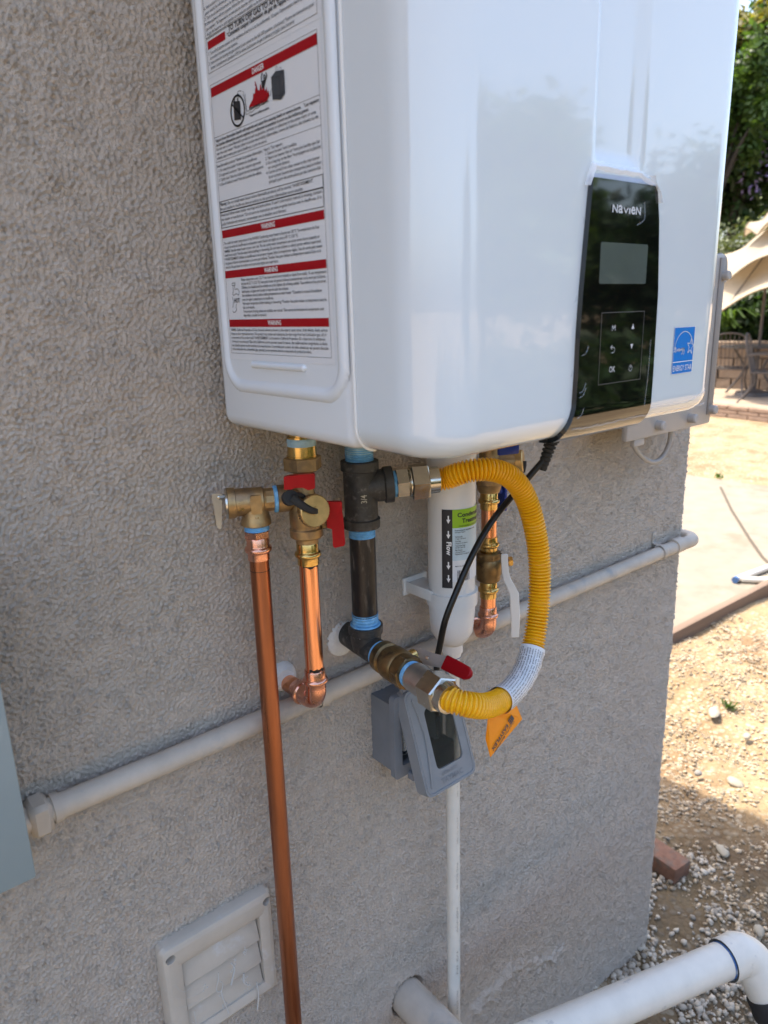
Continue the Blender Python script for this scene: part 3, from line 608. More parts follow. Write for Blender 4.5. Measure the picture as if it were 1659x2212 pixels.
for pts in ([(.068, .1385), (.074, .1388), (.074, .1365), (.068, .1362), (.068, .1385)], [(.0695, .136), (.0693, .131), (.0675, .128), (.070, .127), (.075, .1285), (.0775, .1275)], [(.0725, .136), (.0728, .1325), (.078, .133), (.081, .1305), (.080, .1275), (.0775, .127)], [(.0665, .1255), (.068, .1215), (.0672, .118), (.0655, .1155)], [(.0735, .1185), (.072, .1155), (.0735, .113), (.070, .111), (.067, .1105), (.0650, .112)]): line(b, fi2, pts, .0005)
obj('hot_tap_symbol', b, 'ink', wl, 0)
# ============================================================ PIPEWORK
UP, DN = V(0, 0, 1), V(0, 0, -1)
def threads(mb, base, ax, h0, h1, r, pitch=.0018, n=24, amp=.0007):
    k = max(2, int((h1-h0)/pitch)); pr = []
    for i in range(k): pr += [(h0+(h1-h0)*i/k, r), (h0+(h1-h0)*(i+.5)/k, r-amp)]
    mb.lathe(pr+[(h1, r)], base, ax, n)
def press(r):   # press fitting collar profile: (h, radius) downwards, 0..0.027
    return [(0, r+.0010), (.0012, r+.0016), (.009, r+.0016), (.0105, r+.002), (.0118, r+.0038), (.0140, r+.0045), (.0162, r+.0038), (.0175, r+.0018), (.0188, r+.0015), (.0262, r+.0013), (.0268, r+.0002)]
# ---- hot side isolation valve ---------------------------------------------------
HX, HY = .0645, -.075; h0 = V(HX, HY, 0)
t = thing('isolation_valve', 'bronze isolation valve with two red handles and a round brass port cap', 'valve', (HX, HY, 0), 'service valves under the heater')
b = MB(); b.lathe([(-.01, .0140), (.0215, .0140), (.0220, .0158), (.0240, .0158), (.0245, .014)], h0, DN, 28); b.lathe([(.0325, .0160), (.043, .0165), (.0432, .0172), (.0448, .0172), (.0452, .016), (.046, .015)], h0, DN, 28); obj('inlet_nipple', b, 'brassp', t)
b = MB(); b.lathe([(.0235, .015), (.0245, .0158), (.0275, .0163), (.0300, .0158), (.0326, .0160)], h0, DN, 24); obj('thread_seal', b, 'tapepale', t)
b = MB(); b.hexa(.0448, .0600, .0215, h0, DN, rot=.35); b.lathe([(.0595, .0175), (.0615, .0145)], h0, DN, 28); obj('union_nut', b, 'brass', t)
b = MB(); b.lathe([(.061, .0115), (.085, .0115), (.092, .014), (.099, .0175), (.103, .0185), (.122, .0185), (.1235, .0178), (.126, .0178), (.1275, .0192), (.1365, .0190), (.1385, .0165), (.1392, .0128), (.1445, .0128)], h0, DN, 32)
ad = nrm(V(-.0507, .023, 0)); sc_ = V(HX, HY, -.0905)      # towards the relief valve
b.lathe([(0, .0125), (.017, .0133), (.0180, .0154), (.0305, .0154), (.031, .013)], sc_, ad, 28)
ap = nrm(V(-.10, -1, .12)); pc = V(HX-.003, HY+.001, -.1045); b.lathe([(.008, .0125), (.0235, .0125)], pc, ap, 28); obj('valve_body', b, 'brass', t)
b = MB(); pf_ = []
b.lathe([(.0225, .0160), (.0230, .0178), (.0300, .0178), (.0308, .0170)], pc, ap, 40); b.lathe([(.0305, .005), (.0330, .0045)], pc, ap, 20); cap_ = obj('port_cap', b, 'brasscap', t, 30)
b = MB()
for k in range(36):
    a = 2*math.pi*k/36; e1, e2, _ = basis(ap); c0 = pc+ap*.0266+(e1*math.cos(a)+e2*math.sin(a))*.0181; b.tube([c0-ap*.003, c0+ap*.003], .0007, 5)
tag(obj('knurl', b, 'brass', cap_), kind=None)
b = MB(); q0 = pc+ap*.0322; b.tube(curve([q0, q0+V(-.008, -.001, .004), q0+V(-.018, -.001, .012), q0+V(-.026, .006, .019)], 6), [.0026]*18+[.004], 8, flat=.55) if 0 else None
sp_ = curve([q0+V(.001, 0, 0), q0+V(-.006, -.001, .002), q0+V(-.016, .002, .009), q0+V(-.025, .008, .0185)], 6); b.tube(sp_, [.0030+.0022*i/(len(sp_)-1) for i in range(len(sp_))], 10, flat=.6)
b.tube([q0+V(.0, -.001, -.0022), q0+V(-.002, -.001, .003)], .0018, 8); b.lathe([(-.004, .0085), (.004, .0085)], sp_[-1]+V(0, .004, -.001), nrm(V(-.3, -1, .4)), 18); b.tube(curve([sp_[-1], sp_[-1]+V(.010, .002, .001), sp_[-1]+V(.022, .006, -.006)], 5), .0028, 8)
obj('cap_strap', b, 'rubberm', t)
nH = nrm(V(-.62, -.78, 0)); uH = V(.78, -.62, 0)
b = MB(); O = P(650, 1052, -.098); b.plate([(0, .0), (.0005, .0135), (.004, .0145), (.032, .0165), (.0335, .015), (.033, .0005), (.026, -.0015), (.020, .0015), (.012, .0015), (.008, .0)], P(613.5, 1058, -.094), uH, UP, .0065); b.tube([V(HX+.003, HY, -.0735), P(648, 1042, -.094)], .0045, 10); obj('red_handle', b, 'redh', t, 30)
b = MB(); O = P(705, 1140, -.093); b.plate([(0, 0), (0, .0280), (.0015, .0300), (.0178, .0295), (.0190, .0280), (.0186, .0165), (.0195, .012), (.0205, -.020), (.019, -.0225), (.0085, -.0245), (.0065, -.0225), (.0062, -.002)], O, nrm(V(.80, -.60, 0)), UP, .0065); obj('red_handle', b, 'redh', t, 30)
b = MB(); b.tube([V(HX+.012, HY-.002, -.118), O+V(.004, .003, .004)], .0042, 10); b.hexa(-.004, .002, .006, O+V(.0, .002, .004), V(.8, -.6, 0)); obj('handle_stem', b, 'brassd', t)
b = MB(); b.lathe([(h+.1445-.0, r) for h, r in press(.0111)], h0, DN, 28); obj('press_collar', b, 'brassp', t)
# embossed size mark on the body
# ---- pressure relief valve -------------------------------------------------------
LX, LY = .0138, -.052; l0 = V(LX, LY, 0); c0 = V(LX, LY, -.0905)
t = thing('relief_valve', 'bronze pressure relief valve with thin grey lever and 3/4 mark', 'relief valve', (LX, LY, -.08))
b = MB(); b.lathe([(-.030, .0160), (-.0295, .0170), (-.0215, .0170), (-.021, .0155), (.0085, .0150), (.0095, .0136), (.012, .0130)], c0, -ad, 32)
b.lathe([(.0, .0140), (.016, .0148), (.020, .0162), (.0262, .0168), (.0275, .0150), (.0278, .013)], c0, DN, 32); obj('valve_body', b, 'brass', t)
b = MB(); b.lathe([(-.0322, .0164), (-.0300, .0173)], c0, -ad, 32); obj('end_disc', b, 'chrome', t)
b = MB(); b.lathe([(.0095, .0132), (.0240, .0132)], c0, -ad, 12); obj('coupling_nipple', b, 'brass', t, 20)
b = MB(); b.lathe([(.0205, .0135), (.0215, .0152), (.0245, .0152), (.0255, .0135)], c0, -ad, 24); obj('thread_seal', b, 'tape', t); b = MB(); threads(b, l0, DN, .1178, .1236, .0140); obj('thread_seal', b, 'tape', t)
tn = nrm(V(-.55, -.83, 0)); tu = nrm(np.cross(UP, tn)); 
def deboss(s, O, U, W, cap, m, par, name='cast_mark', bold=.01):
    b = MB(); text(b, s, lambda u, z: np.array(O)+nrm(U)*u+nrm(W)*z, 0, 0, cap, align='c', bold=bold); return obj(name, b, m, par, 0)
fwd = nrm(V(ad[1], -ad[0], 0)); fwd = fwd if fwd[1] < 0 else -fwd
deboss('3/4"', c0+ad*.0135+fwd*.0152+V(0, 0, -.002), V(0, 0, 1), ad, .0052, 'brassp', t); deboss('LF', c0+fwd*.0150+V(0, 0, -.0185), -ad, UP, .0035, 'brassp', t)
b = MB(); b.plate(rrect(-.006, -.0115, .006, .0095, .002), c0+fwd*.0158, -ad, UP, .004); obj('raised_tablet', b, 'brass', t)
b = MB(); lv = c0+ad*.0385+fwd*.003; b.plate([(-.004, .0120), (.006, .0135), (.007, .010), (.0045, -.026), (.0, -.027), (-.003, 0)], lv, -ad*-1, UP, .0009); b.tube([c0+ad*.031+V(0, 0, .008), lv+V(0, 0, .008)], .003, 8); obj('test_lever', b, 'steel', t)
b = MB(); b.lathe([(0, .0019), (.0008, .0016), (.0012, .0004)], lv+fwd*.0008+V(0, 0, .0085), fwd, 12); obj('lever_rivet', b, 'chrome', t)
# ---- long copper discharge pipe
t = thing('copper_discharge_pipe', 'long bare aged copper pipe running down past the vent from the relief valve', 'copper pipe', (LX, LY, -.7))
b = MB(); b.tube([V(LX, LY, -.129), V(LX-.001, LY, -.5), V(LX-.004, LY, -1.42)], .0111, 32); obj('pipe', b, 'cop_old', t)
b = MB(); b.hexa(.1235, .1325, .0150, l0, DN, rot=.1); b.lathe([(h+.1320, r) for h, r in press(.0111)], l0, DN, 28); obj('press_adapter', b, 'cop_fit', t)
b = MB(); b.lathe([(.1705, .01135), (.1711, .01135)], l0, DN, 32); obj('insertion_mark', b, 'marker', t)
# ---- hot water pipe with elbow to the wall
t = thing('copper_hot_pipe', 'short shiny copper pipe that elbows back into the wall behind the long pipe', 'copper pipe', (HX, HY, -.25), 'copper pipes that elbow into the wall')
b = MB(); b.tube([h0+V(0, 0, -.16), h0+V(.0, 0, -.320)], .0111, 32); b.tube([V(HX, -.052, -.349), V(HX, .004, -.349)], .0111, 32); obj('pipe', b, 'cop_new', t)
def elbow(par, x, y, z, r, m='cop_fit', ln=.026, back=(0, 1, 0)):
    b = MB(); bk = nrm(back); rr = .017; cz = z
    pts = [V(x, y, cz+rr)+0*bk]+[V(x, y, cz)+UP*(rr-rr*math.sin(a))+bk*(rr-rr*math.cos(a)) for a in np.linspace(0, math.pi/2, 12)][1:]
    b.tube([V(x, y, cz+rr+.004)]+pts+[V(x, y, cz)+bk*(rr+.004)], r+.0016, 28)
    b.lathe([(-h, q) for h, q in press(r)][::-1], V(x, y, cz+rr), UP, 28) if 0 else b.lathe([(.027-h, q) for h, q in press(r)][::-1], V(x, y, cz+rr), UP, 28)
    b.lathe([(.027-h, q) for h, q in press(r)][::-1], V(x, y, cz)+bk*(rr), bk, 28)
    return obj('elbow', b, m, par)
elbow(t, HX, HY, -.349, .0111)
b = MB()
def smear(b, c, e1, e2, w, h): b.add([np.array(c)+e1*x*w+e2*y*h for x, y in ((-1, -.6), (-.3, -1), (.6, -.8), (1, -.1), (.7, .8), (-.2, .5), (-.9, .7))], [tuple(range(7))])
for zc in (-.1715, -.3035):
    vs = []
    for k in range(9):
        a = -2.62+.95*(k-4)/4*.9; rr_ = .0115
        vs += [V(HX+math.cos(a+.75)*rr_, HY+math.sin(a+.75)*rr_, zc+.0022+.001*math.sin(k*2.1)), V(HX+math.cos(a+.75)*rr_, HY+math.sin(a+.75)*rr_, zc-.0016+.0012*math.sin(k*1.3))]
    b = MB(); b.add(vs, [(2*i, 2*i+1, 2*i+3, 2*i+2) for i in range(8)]); obj('marker_dash', b, 'marker', t)
t2 = thing('wall_sealant', 'white foam sealant round the copper pipe where it enters the wall', 'sealant', (HX, 0, -.349), 'sealant at the pipe holes')
b = MB(); b.lathe([(0, .020), (.005, .019), (.010, .0165), (.014, .012)], V(HX-.002, .001, -.343), V(-.12, -1, .1), 24); obj('foam', b, 'caulk', t2)
# ---- gas pipe -----------------------------------------------------------------
GX, GY = .1635, -.050; g0 = V(GX, GY, 0)
t = thing('gas_pipe', 'black iron gas pipe with tee and elbow joined by blue thread seal', 'gas pipe', (GX, GY, -.2))
b = MB(); b.lathe([(-.01, .0172), (.058, .0172)], g0, DN, 28); obj('inlet_nipple', b, 'tapepale', t)
b = MB(); threads(b, g0, DN, .051, .0695, .0178, .0024, 28, .0010); obj('thread_seal', b, 'tape', t)
od = nrm(V(.85, -.53, .04)); tc_ = V(GX, GY, -.1015)
b = MB(); b.lathe([(.0672, .0195), (.0680, .0235), (.0790, .0235), (.0805, .0210), (.1400, .0208), (.1415, .0235), (.1525, .0230), (.1532, .0180)], g0, DN, 36)
b.lathe([(.0, .0198), (.028, .0202), (.030, .0228), (.0400, .0228), (.0405, .0175)], tc_, od, 32); obj('tee', b, 'iron', t)
nt_ = nrm(V(-.30, -.95, 0)); deboss('3/4', V(GX, GY, -.112)+nt_*.0212, UP, nrm(np.cross(UP, nt_))*-1, .0075, 'steel', t, bold=.015)
mk = nrm(V(-.55, -.83, 0)); mu = nrm(np.cross(UP, mk)); deboss('3/4', tc_+nrm(V(.05, -1, 0))*.0212+V(0, 0, -.004), nrm(V(1, .05, 0)), UP, .0068, 'steel', t, bold=.02) if 0 else None
b = MB(); threads(b, g0, DN, .1530, .1650, .0170, .0026, 28, .0008); obj('thread_seal', b, 'tape', t)
b = MB(); b.tube([g0+V(0, 0, -.165), g0+V(0, 0, -.274)], .0166, 32); obj('pipe', b, 'ironpipe', t)
b = MB(); threads(b, g0, DN, .2690, .2860, .0175, .0036, 28, .0011); b.lathe([(.2830, .0190), (.2868, .0212)], g0, DN, 28); obj('thread_seal', b, 'tape', t)
gd = nrm(V(-.10, -1, 0)); ec = V(GX+.001, GY, -.3165)
b = MB(); b.lathe([(.2848, .0195), (.2855, .0228), (.2960, .0226), (.2975, .0203), (.3080, .0200), (.3220, .0170), (.3300, .0100)], g0, DN, 36)
b.lathe([(-.0500, .0168), (-.012, .0172), (.030, .0172), (.0305, .0160)], ec, gd, 32); obj('lower_tee', b, 'iron', t)
b = MB()
for k in range(9): b.tube([V(GX-.0182+.0*k, GY-.010, -.2935), V(GX-.0185, GY-.0115, -.297)], .0008, 5)
obj('paint_fleck', b, 'whitepl', t)
t2 = thing('wall_sealant', 'white plaster collar round the black gas pipe at the wall', 'sealant', (GX, 0, -.325), 'sealant at the pipe holes')
b = MB(); b.lathe([(-.004, .0265), (.002, .025), (.0045, .021), (.005, .018)], V(GX-.002, .001, -.322), V(0, -1, 0), 30); obj('plaster', b, 'caulk', t2)
# ---- gas shutoff valve
v0 = ec
t = thing('gas_valve', 'brown brass gas ball valve with red gripped lever', 'valve', v0+gd*.07)
b = MB(); threads(b, v0, gd, .0305, .0375, .0178, .002, 24, .0008); threads(b, v0, gd, .0965, .1035, .0170, .002, 24, .0008); obj('thread_seal', b, 'tape', t)
b = MB(); b.lathe([(.0370, .0170), (.0372, .0208), (.0480, .0210), (.0500, .0180), (.0545, .0185), (.0580, .0222), (.0760, .0222), (.0790, .0200), (.0830, .0205), (.0835, .0212), (.0965, .0208), (.0968, .016)], v0, gd, 32)
b.hexa(.0845, .0970, .0222, v0, gd, rot=.3); obj('valve_body', b, 'brassd', t)
hb = P(894, 1413, -.112); b = MB(); vm = v0+gd*.066; b.tube([vm, hb], .0075, 14); b.lathe([(0, .009), (.004, .009), (.0045, .006), (.009, .0055)], vm+nrm(hb-vm)*.021, hb-vm, 6); obj('handle_stem', b, 'brassp', t)
e0 = P(905, 1417, -.120); e1_ = P(948, 1427, -.150); e2_ = P(960, 1430, -.155); e3_ = P(1019, 1460, -.200)
hu = nrm(e3_-e2_); hw = nrm(np.cross(hu, nrm(CAMP-e2_))); hw = hw if hw[2] > 0 else -hw
b = MB(); L1 = np.linalg.norm(e2_-e0); ku = nrm(e2_-e0); kw = nrm(hw-ku*np.dot(hw, ku)); b.plate([(-.012, .003), (-.008, .010), (.004, .0095), (L1*.55, .0075), (L1+.004, .0075), (L1+.004, -.0075), (L1*.55, -.0085), (.004, -.008), (-.008, -.006)], e0, ku, kw, .0022); lvr = obj('lever', b, 'steel', t)
b = MB(); L2 = np.linalg.norm(e3_-e2_); o_ = [(0, .0095), (L2*.5, .0093), (L2-.008, .0085), (L2-.002, .005), (L2, 0), (L2-.002, -.005), (L2-.008, -.0085), (L2*.5, -.0093), (0, -.0095)]
bmx = MB(); bmx.plate(o_, e2_+np.cross(hu, hw)*.0035, hu, hw, .0070); gp = obj('red_grip', bmx, 'redh', lvr, 60)
md = gp.modifiers.new('b', 'BEVEL'); md.width = .0022; md.segments = 3
deboss('GAS', e0+ku*.026+np.cross(ku, kw)*.0004+kw*-.002, ku, kw, .0035, 'trimwhite', t) if 0 else None
b = MB(); b.lathe([(0, .0026), (.0012, .002)], e0+ku*.012+np.cross(ku, kw)*.0002, np.cross(ku, kw), 12); obj('lever_rivet', b, 'chrome', lvr)
# ---- yellow flexible connector with its nuts, wrap and tag
t = thing('gas_connector', 'yellow corrugated gas hose looping down from tee to valve with an orange tag', 'gas hose', P(1165, 1250, -.175))
b = MB(); threads(b, tc_, od, .0395, .0445, .0170, .002, 24, .0008); obj('thread_seal', b, 'tape', t)
n2 = nrm(V(.80, -.60, .02)); hs = tc_+od*.0640
b = MB(); b.hexa(.0440, .0600, .0195, tc_, od, rot=.3); b.lathe([(.058, .0135), (.068, .0135)], tc_, od, 24); obj('flare_adapter', b, 'chrome', t, 20)
b = MB(); b.lathe([(.0600, .0165), (.0615, .0185), (.0635, .0185), (.065, .0165)], tc_, od, 28); b.hexa(.0630, .0850, .0238, tc_, od, rot=.45, c=.002); b.lathe([(.084, .0175), (.0985, .0165), (.0990, .0150)], tc_, od, 30); obj('flare_nut', b, 'chrome', t, 20)
b = MB(); b.lathe([(.1045, .0165), (.1055, .0180), (.1350, .0185), (.1355, .0170)], v0, gd, 30); obj('flare_adapter', b, 'steel', t, 20)
b = MB(); b.hexa(.1345, .1620, .0232, v0, gd, rot=.15, c=.002); b.lathe([(.1610, .0185), (.1680, .0180), (.1730, .0172), (.1732, .0155)], v0, gd, 30); obj('flare_nut', b, 'chrome', t, 20)
hA = tc_+od*.0975; hB = v0+gd*.1715
path = [hA-od*.004, hA+od*.012, P(992, 1022, -.124), P(1035, 1014, -.141), P(1075, 1017, -.150), P(1110, 1036, -.155), P(1137, 1078, -.160), P(1155, 1140, -.166), P(1165, 1210, -.172), P(1165, 1290, -.178), P(1156, 1370, -.186), P(1143, 1430, -.196), P(1120, 1475, -.210), P(1085, 1510, -.228), P(1048, 1525, -.238), P(1012, 1522, -.2385), hB+gd*.004, hB-gd*.004]
hp, ht = resample(curve(path, 10), .00065)
for _ in range(3):      # even out the bends, ends kept
    kk = 11; pad_ = np.concatenate([2*hp[0]-hp[1:kk+1][::-1], hp, 2*hp[-1]-hp[-kk-1:-1][::-1]]); cs_ = np.cumsum(np.vstack([np.zeros(3), pad_]), axis=0); hp = (cs_[2*kk+1:]-cs_[:-2*kk-1])/(2*kk+1)
hr = .0106+.0043*np.abs(np.sin(math.pi*ht/.0045))**.8
b = MB(); b.tube(list(hp), hr, 22, True, ref=(0, 0, 1)); obj('hose', b, 'yellow', t, 0)
def pathat(px0, py0):   # parameter nearest to a photo point
    pr = [(abs((_px(p)-V(px0, py0))).sum(), i) for i, p in enumerate(hp)]; return min(pr)[1]
def _px(p):
    d = p-CAMP; z = d @ _f; return V(829.5+FPX*(d @ _r)/z, 1106-FPX*(d @ _u)/z)
i0, i1 = pathat(1151, 1400), pathat(1075, 1510)
sub = hp[i0:i1:8]; rr_ = [.0162+.0005*math.sin(i*1.9) for i in range(len(sub))]
b = MB(); b.tube(list(sub), rr_, 24, False, ref=(0, 0, 1)); wr = obj('paper_wrap', b, 'paper', t, 60)
# print on the wrap: rows of small words along the hose, on the side towards the open air
b = MB(); words = 'WARNING keep away from open flame do not bend kink or reuse this connector shut off gas before servicing test all joints for leaks '
e_T = [nrm(sub[min(i+1, len(sub)-1)]-sub[max(i-1, 0)]) for i in range(len(sub))]
sarr = np.r_[0, np.cumsum(np.linalg.norm(np.diff(sub, axis=0), axis=1))]
def wrapfn(ang):
    def fn(u, z):
        u = min(max(u, 0), sarr[-1]-1e-5); i = int(np.searchsorted(sarr, u, side='right')-1); tt = (u-sarr[i])/(sarr[i+1]-sarr[i]); c = sub[i]*(1-tt)+sub[i+1]*tt
        T = e_T[i]; out = nrm((CAMP-c)-T*np.dot(CAMP-c, T)); sd_ = np.cross(T, out); a = ang+z/.0168; return c+(out*math.cos(a)+sd_*math.sin(a))*.0170
    return fn
for k in range(11):
    s = (words*3)[k*23:k*23+46]; text(b, s, wrapfn(-1.15+k*.21), .004+.001*(k % 3), 0, .0017, sarr[-1]-.004, bold=.01)
obj('wrap_print', b, 'greyink', wr, 0)
# orange tag
Lg = (.3134/1.15732)
def z7(a, c, Y): return P((820+a*.3134)/1.15732, (1500+c*.3134)/1.15732, Y)
TT = [(1400, 880), (1500, 830), (1550, 950), (1295, 1255), (1258, 1110), (1278, 930)]
b = MB(); tv = [z7(a, c, -.236-.004*((a+c) % 3 == 0)) for a, c in TT]; tn_ = nrm(np.cross(tv[2]-tv[0], tv[3]-tv[0])); tn_ = tn_ if np.dot(tn_, CAMP-tv[0]) > 0 else -tn_
b.add(tv+[v_-tn_*.0004 for v_ in tv], [tuple(range(6)), tuple(range(6, 12))[::-1]]+[(i, i+6, (i+1) % 6+6, (i+1) % 6) for i in range(6)]); tg = obj('tag', b, 'orange', t, 0)
cen = z7(1400, 1020, -.237); tU = nrm(z7(1330, 1130, -.237)-z7(1470, 920, -.237)); tU = nrm(tU-tn_*np.dot(tU, tn_)); tW = nrm(np.cross(tn_, tU)); TF = lambda u, z: tv[0]+tn_*(.0006-np.dot(cen-tv[0], tn_)*0)+((cen+tU*u+tW*z)-tv[0])-tn_*np.dot((cen+tU*u+tW*z)-tv[0], tn_)
b = MB(); text(b, 'EASYFLEX', TF, -.006, -.002, .0058, .030, bold=.03); text(b, 'E', TF, -.018, -.003, .0085, -.009, bold=.06); text(b, 'Global Pipe Manufacturer', TF, -.016, .0070, .0034, .030, bold=.015)
obj('tag_lettering', b, 'greyink', tg, 0)
b = MB(); b.add([z7(1285, 930, -.2363), z7(1390, 890, -.2363), z7(1330, 975, -.2363), z7(1282, 1040, -.2363)], [(0, 1, 2, 3)]); obj('tag_white_corner', b, 'paper', tg, 0)
# ---- condensate neutraliser ----------------------------------------------------
CX, CY, CR = .3105, -.062, .0336; c0 = V(CX, CY, 0); KC = 1.0428; fc = lambda pr: [((h+.1086)*KC-.1086, r*KC if r < .03 else r) for h, r in pr]; zc_ = lambda z: -((-z+.1086)*KC-.1086)
t = thing('condensate_neutralizer', 'white plastic condensate cartridge with green and black flow label', 'condensate filter', (CX, CY, -.2), None)
b = MB(); b.lathe(fc([(-.01, CR), (.072, CR), (.0722, CR-.0005), (.290, CR-.0008), (.302, CR-.002), (.318, CR-.005)]+[(.330, .0215), (.336, .0165), (.337, .0125)]), c0, DN, 48); obj('cartridge', b, 'whitepl', t)
b = MB(); b.lathe(fc([(.2560, CR), (.2565, CR+.003), (.2760, CR+.0025), (.2765, CR)]), c0, DN, 48)
b.box((CX-.018, -.030, -.272), (.036, .056, .004), bev=.001); b.box((CX-.018, -.0035, -.276), (.046, .004, .026), bev=.001); b.box((CX-.035, -.030, -.276), (.003, .054, .016), bev=.001); obj('wall_bracket', b, 'whitepl', t)
b = MB(); b.lathe(fc([(.336, .0150), (.3490, .0150), (.3495, .0130), (.356, .0126)]), c0, DN, 32); obj('outlet_socket', b, 'whitepl', t)
ca = math.atan2(CAMP[1]-CY, CAMP[0]-CX)
def FC(dr): return lambda u, z: V(CX+math.cos(ca+u)*(CR+dr), CY+math.sin(ca+u)*(CR+dr), zc_(z))
b = MB(); rect(b, FC(.0002), -.40, -.2440, .03, -.1375, 8); lb = obj('flow_label', b, 'ink', t, 40)
b = MB(); rect(b, FC(.0002), .03, -.1620, 1.9, -.1375, 22); obj('green_label', b, 'green', t, 40)
b = MB(); rect(b, FC(.0002), .03, -.2060, 1.9, -.1620, 22); obj('blue_label', b, 'ltblue', t, 40)
b = MB(); rect(b, FC(.0002), .03, -.2350, 1.9, -.2060, 22); obj('white_label', b, 'paper', t, 40)
b = MB(); f5 = FC(.0005)
for zc in (-.1500, -.1700, -.2120, -.2300):
    rect(b, f5, -.155, zc-.002, -.105, zc+.0045); poly(b, f5, [(-.21, zc-.0005), (-.13, zc-.006), (-.05, zc-.0005)])
text(b, 'Flow', lambda u, z: f5(-.20+z/CR, -.180-u*CR), 0, 0, .0062, .0185/CR*1.0, bold=.03)
obj('flow_print', b, 'whiteink', lb, 0)
b = MB(); text(b, 'Condensate', f5, .22, -.1475, .0055, 1.55, bold=.03); text(b, 'Treatment', f5, .42, -.1555, .0055, 1.50, bold=.03)
rg = random.Random(2)
text(b, 'DISPOSABLE pH NEUTRALIZER', f5, .30, -.1605, .0018, 1.5)
for i, (s, z) in enumerate([('Recommended for high efficiency boilers', -.1660), ('and water heaters', -.1685), ('Service Life', -.1745), ('1 Year / 750 hours', -.1772), ('Flow Rate', -.1805), ('3.0 gph (11.4 L/hour)', -.1832), ('Temperature Range', -.1865), ('40-140 F (4-60 C)', -.1892), ('Max Pressure', -.1925), ('125 psi (8.6 bar)', -.1952), ('Replacement cartridge kit', -.1980), ('Made in the USA', -.2145)]):
    text(b, s, f5, .14 if i > 1 else .12, z, .0017 if i % 2 else .0019, .14+.045*len(s)*.55, bold=.012)
u = .22
while u < .78: wd = rg.choice((.008, .014, .02)); rect(b, f5, u, -.2345, u+wd, -.2195); u += wd+rg.choice((.01, .015, .02))
obj('label_print', b, 'ink', t, 0)
t = thing('pvc_drain_pipe', 'thin white pvc pipe running straight down from the condensate cartridge', 'pvc pipe', (CX, CY, -.8))
b = MB(); b.tube([c0+V(0, 0, -.365), c0+V(.002, 0, -.8), c0+V(.003, 0, -1.40)], .01065, 24); obj('pipe', b, 'pvc', t)
b = MB(); b.lathe(fc([(.3565, .0127), (.3572, .0127)]), c0, DN, 24); obj('primer_ring', b, 'pvcprim', t)
b = MB(); rg = random.Random(5)
for s_ in range(9): text(b, rg.choice(['PVC SCH 40', '1/2 IN', 'ASTM D1785', 'NSF-PW']), lambda u, z: V(CX+.002+math.cos(-1.9+z/.0107)*.01075, CY+math.sin(-1.9+z/.0107)*.01075, -.56-u), s_*.085, 0, .0032, s_*.085+.05)
obj('pipe_print', b, 'steel', t, 0)
# ---- cold side valves -------------------------------------------------------------
KX, KY = .4025, -.047; KK = 1.0497; k0 = V(KX, KY, 0); hk = lambda h: (h+.1086)*KK-.1086
fk_ = lambda pr: [(hk(h), r*1.03) for h, r in pr]; k1_ = k0+V(.001, 0, 0)
t = thing('isolation_valve', 'bronze isolation valve with blue handles half hidden behind the yellow hose', 'valve', (KX, KY, 0), 'service valves under the heater')
b = MB(); b.lathe(fk_([(-.01, .0165), (.060, .0165), (.062, .0145), (.10, .0145), (.110, .018), (.1115, .0205), (.126, .0205), (.128, .0180), (.1345, .0165), (.137, .0150), (.1385, .0150)]), k0, DN, 32)
cc = P(1130, 996, -.078); pc2 = V(KX, KY, cc[2]); sd1 = nrm(V(.85, -.50, 0)); b.tube([pc2, pc2+(cc-pc2)*.80], .0125, 24); obj('valve_body', b, 'brass', t)
pcd = nrm(V(.55, -.83, .1)); cc0 = cc-pcd*.010; b = MB(); b.lathe([(0, .0150), (.0008, .0166), (.0095, .0166), (.0105, .0155)], cc0, pcd, 36); obj('port_cap', b, 'brasscap', t, 30)
b = MB(); q = cc0+pcd*.0115; b.tube([q, q+V(-.001, -.001, -.006), q+V(-.004, -.001, -.016)], .0036, 8); obj('cap_strap', b, 'rubberm', t)
b = MB(); b.box(P(1098, 968, -.095), (.032, .006, .018), Matrix.Rotation(-.35, 3, 'Z'), bev=.002); b.tube([V(KX+.006, KY, P(1098, 968, -.095)[2]), P(1095, 970, -.092)], .005, 10); obj('blue_handle', b, 'blueh', t)
b = MB(); b.box(P(1084, 1073, -.040), (.006, .018, .042), bev=.002); b.tube([V(KX, KY, -.125), P(1080, 1062, -.040)], .005, 10); obj('blue_handle', b, 'blueh', t)
t = thing('copper_cold_pipe', 'copper pipe with brass ball valve and white lever to the right of the white cartridge', 'copper pipe', (KX+.001, KY, -.26), 'copper pipes that elbow into the wall')
PR = press(.0115)
b = MB(); b.lathe([(h+hk(.1380), r) for h, r in PR], k0, DN, 28); obj('press_collar', b, 'brassp', t)
b = MB(); b.lathe([(hk(.2030)+.0268-h, r) for h, r in PR][::-1], k1_, DN, 28); obj('press_collar', b, 'brassp', t)
b = MB(); b.lathe([(h+hk(.2705), r) for h, r in PR], k1_, DN, 28); obj('press_collar', b, 'brassp', t)
b = MB(); b.tube([k0+V(0, 0, -.155), k0+V(.001, 0, -.225)], .0115, 28); obj('upper_pipe', b, 'cop_new', t)
b = MB(); b.tube([k1_+V(0, 0, -.300), k1_+V(0, 0, -.350)], .0115, 28); obj('lower_pipe', b, 'cop_new', t)
ZE = -hk(.352); elbow(t, KX+.001, KY, ZE, .0115)
b = MB(); b.lathe(fk_([(.2265, .0150), (.2268, .0172), (.2340, .0185), (.2360, .0178), (.2390, .0195), (.2580, .0195), (.2610, .0180), (.2680, .0175), (.2705, .0150)]), k1_, DN, 32); b.hexa(hk(.2270), hk(.2345), .0200, k1_, DN); bv = obj('ball_valve_body', b, 'brassd', t)
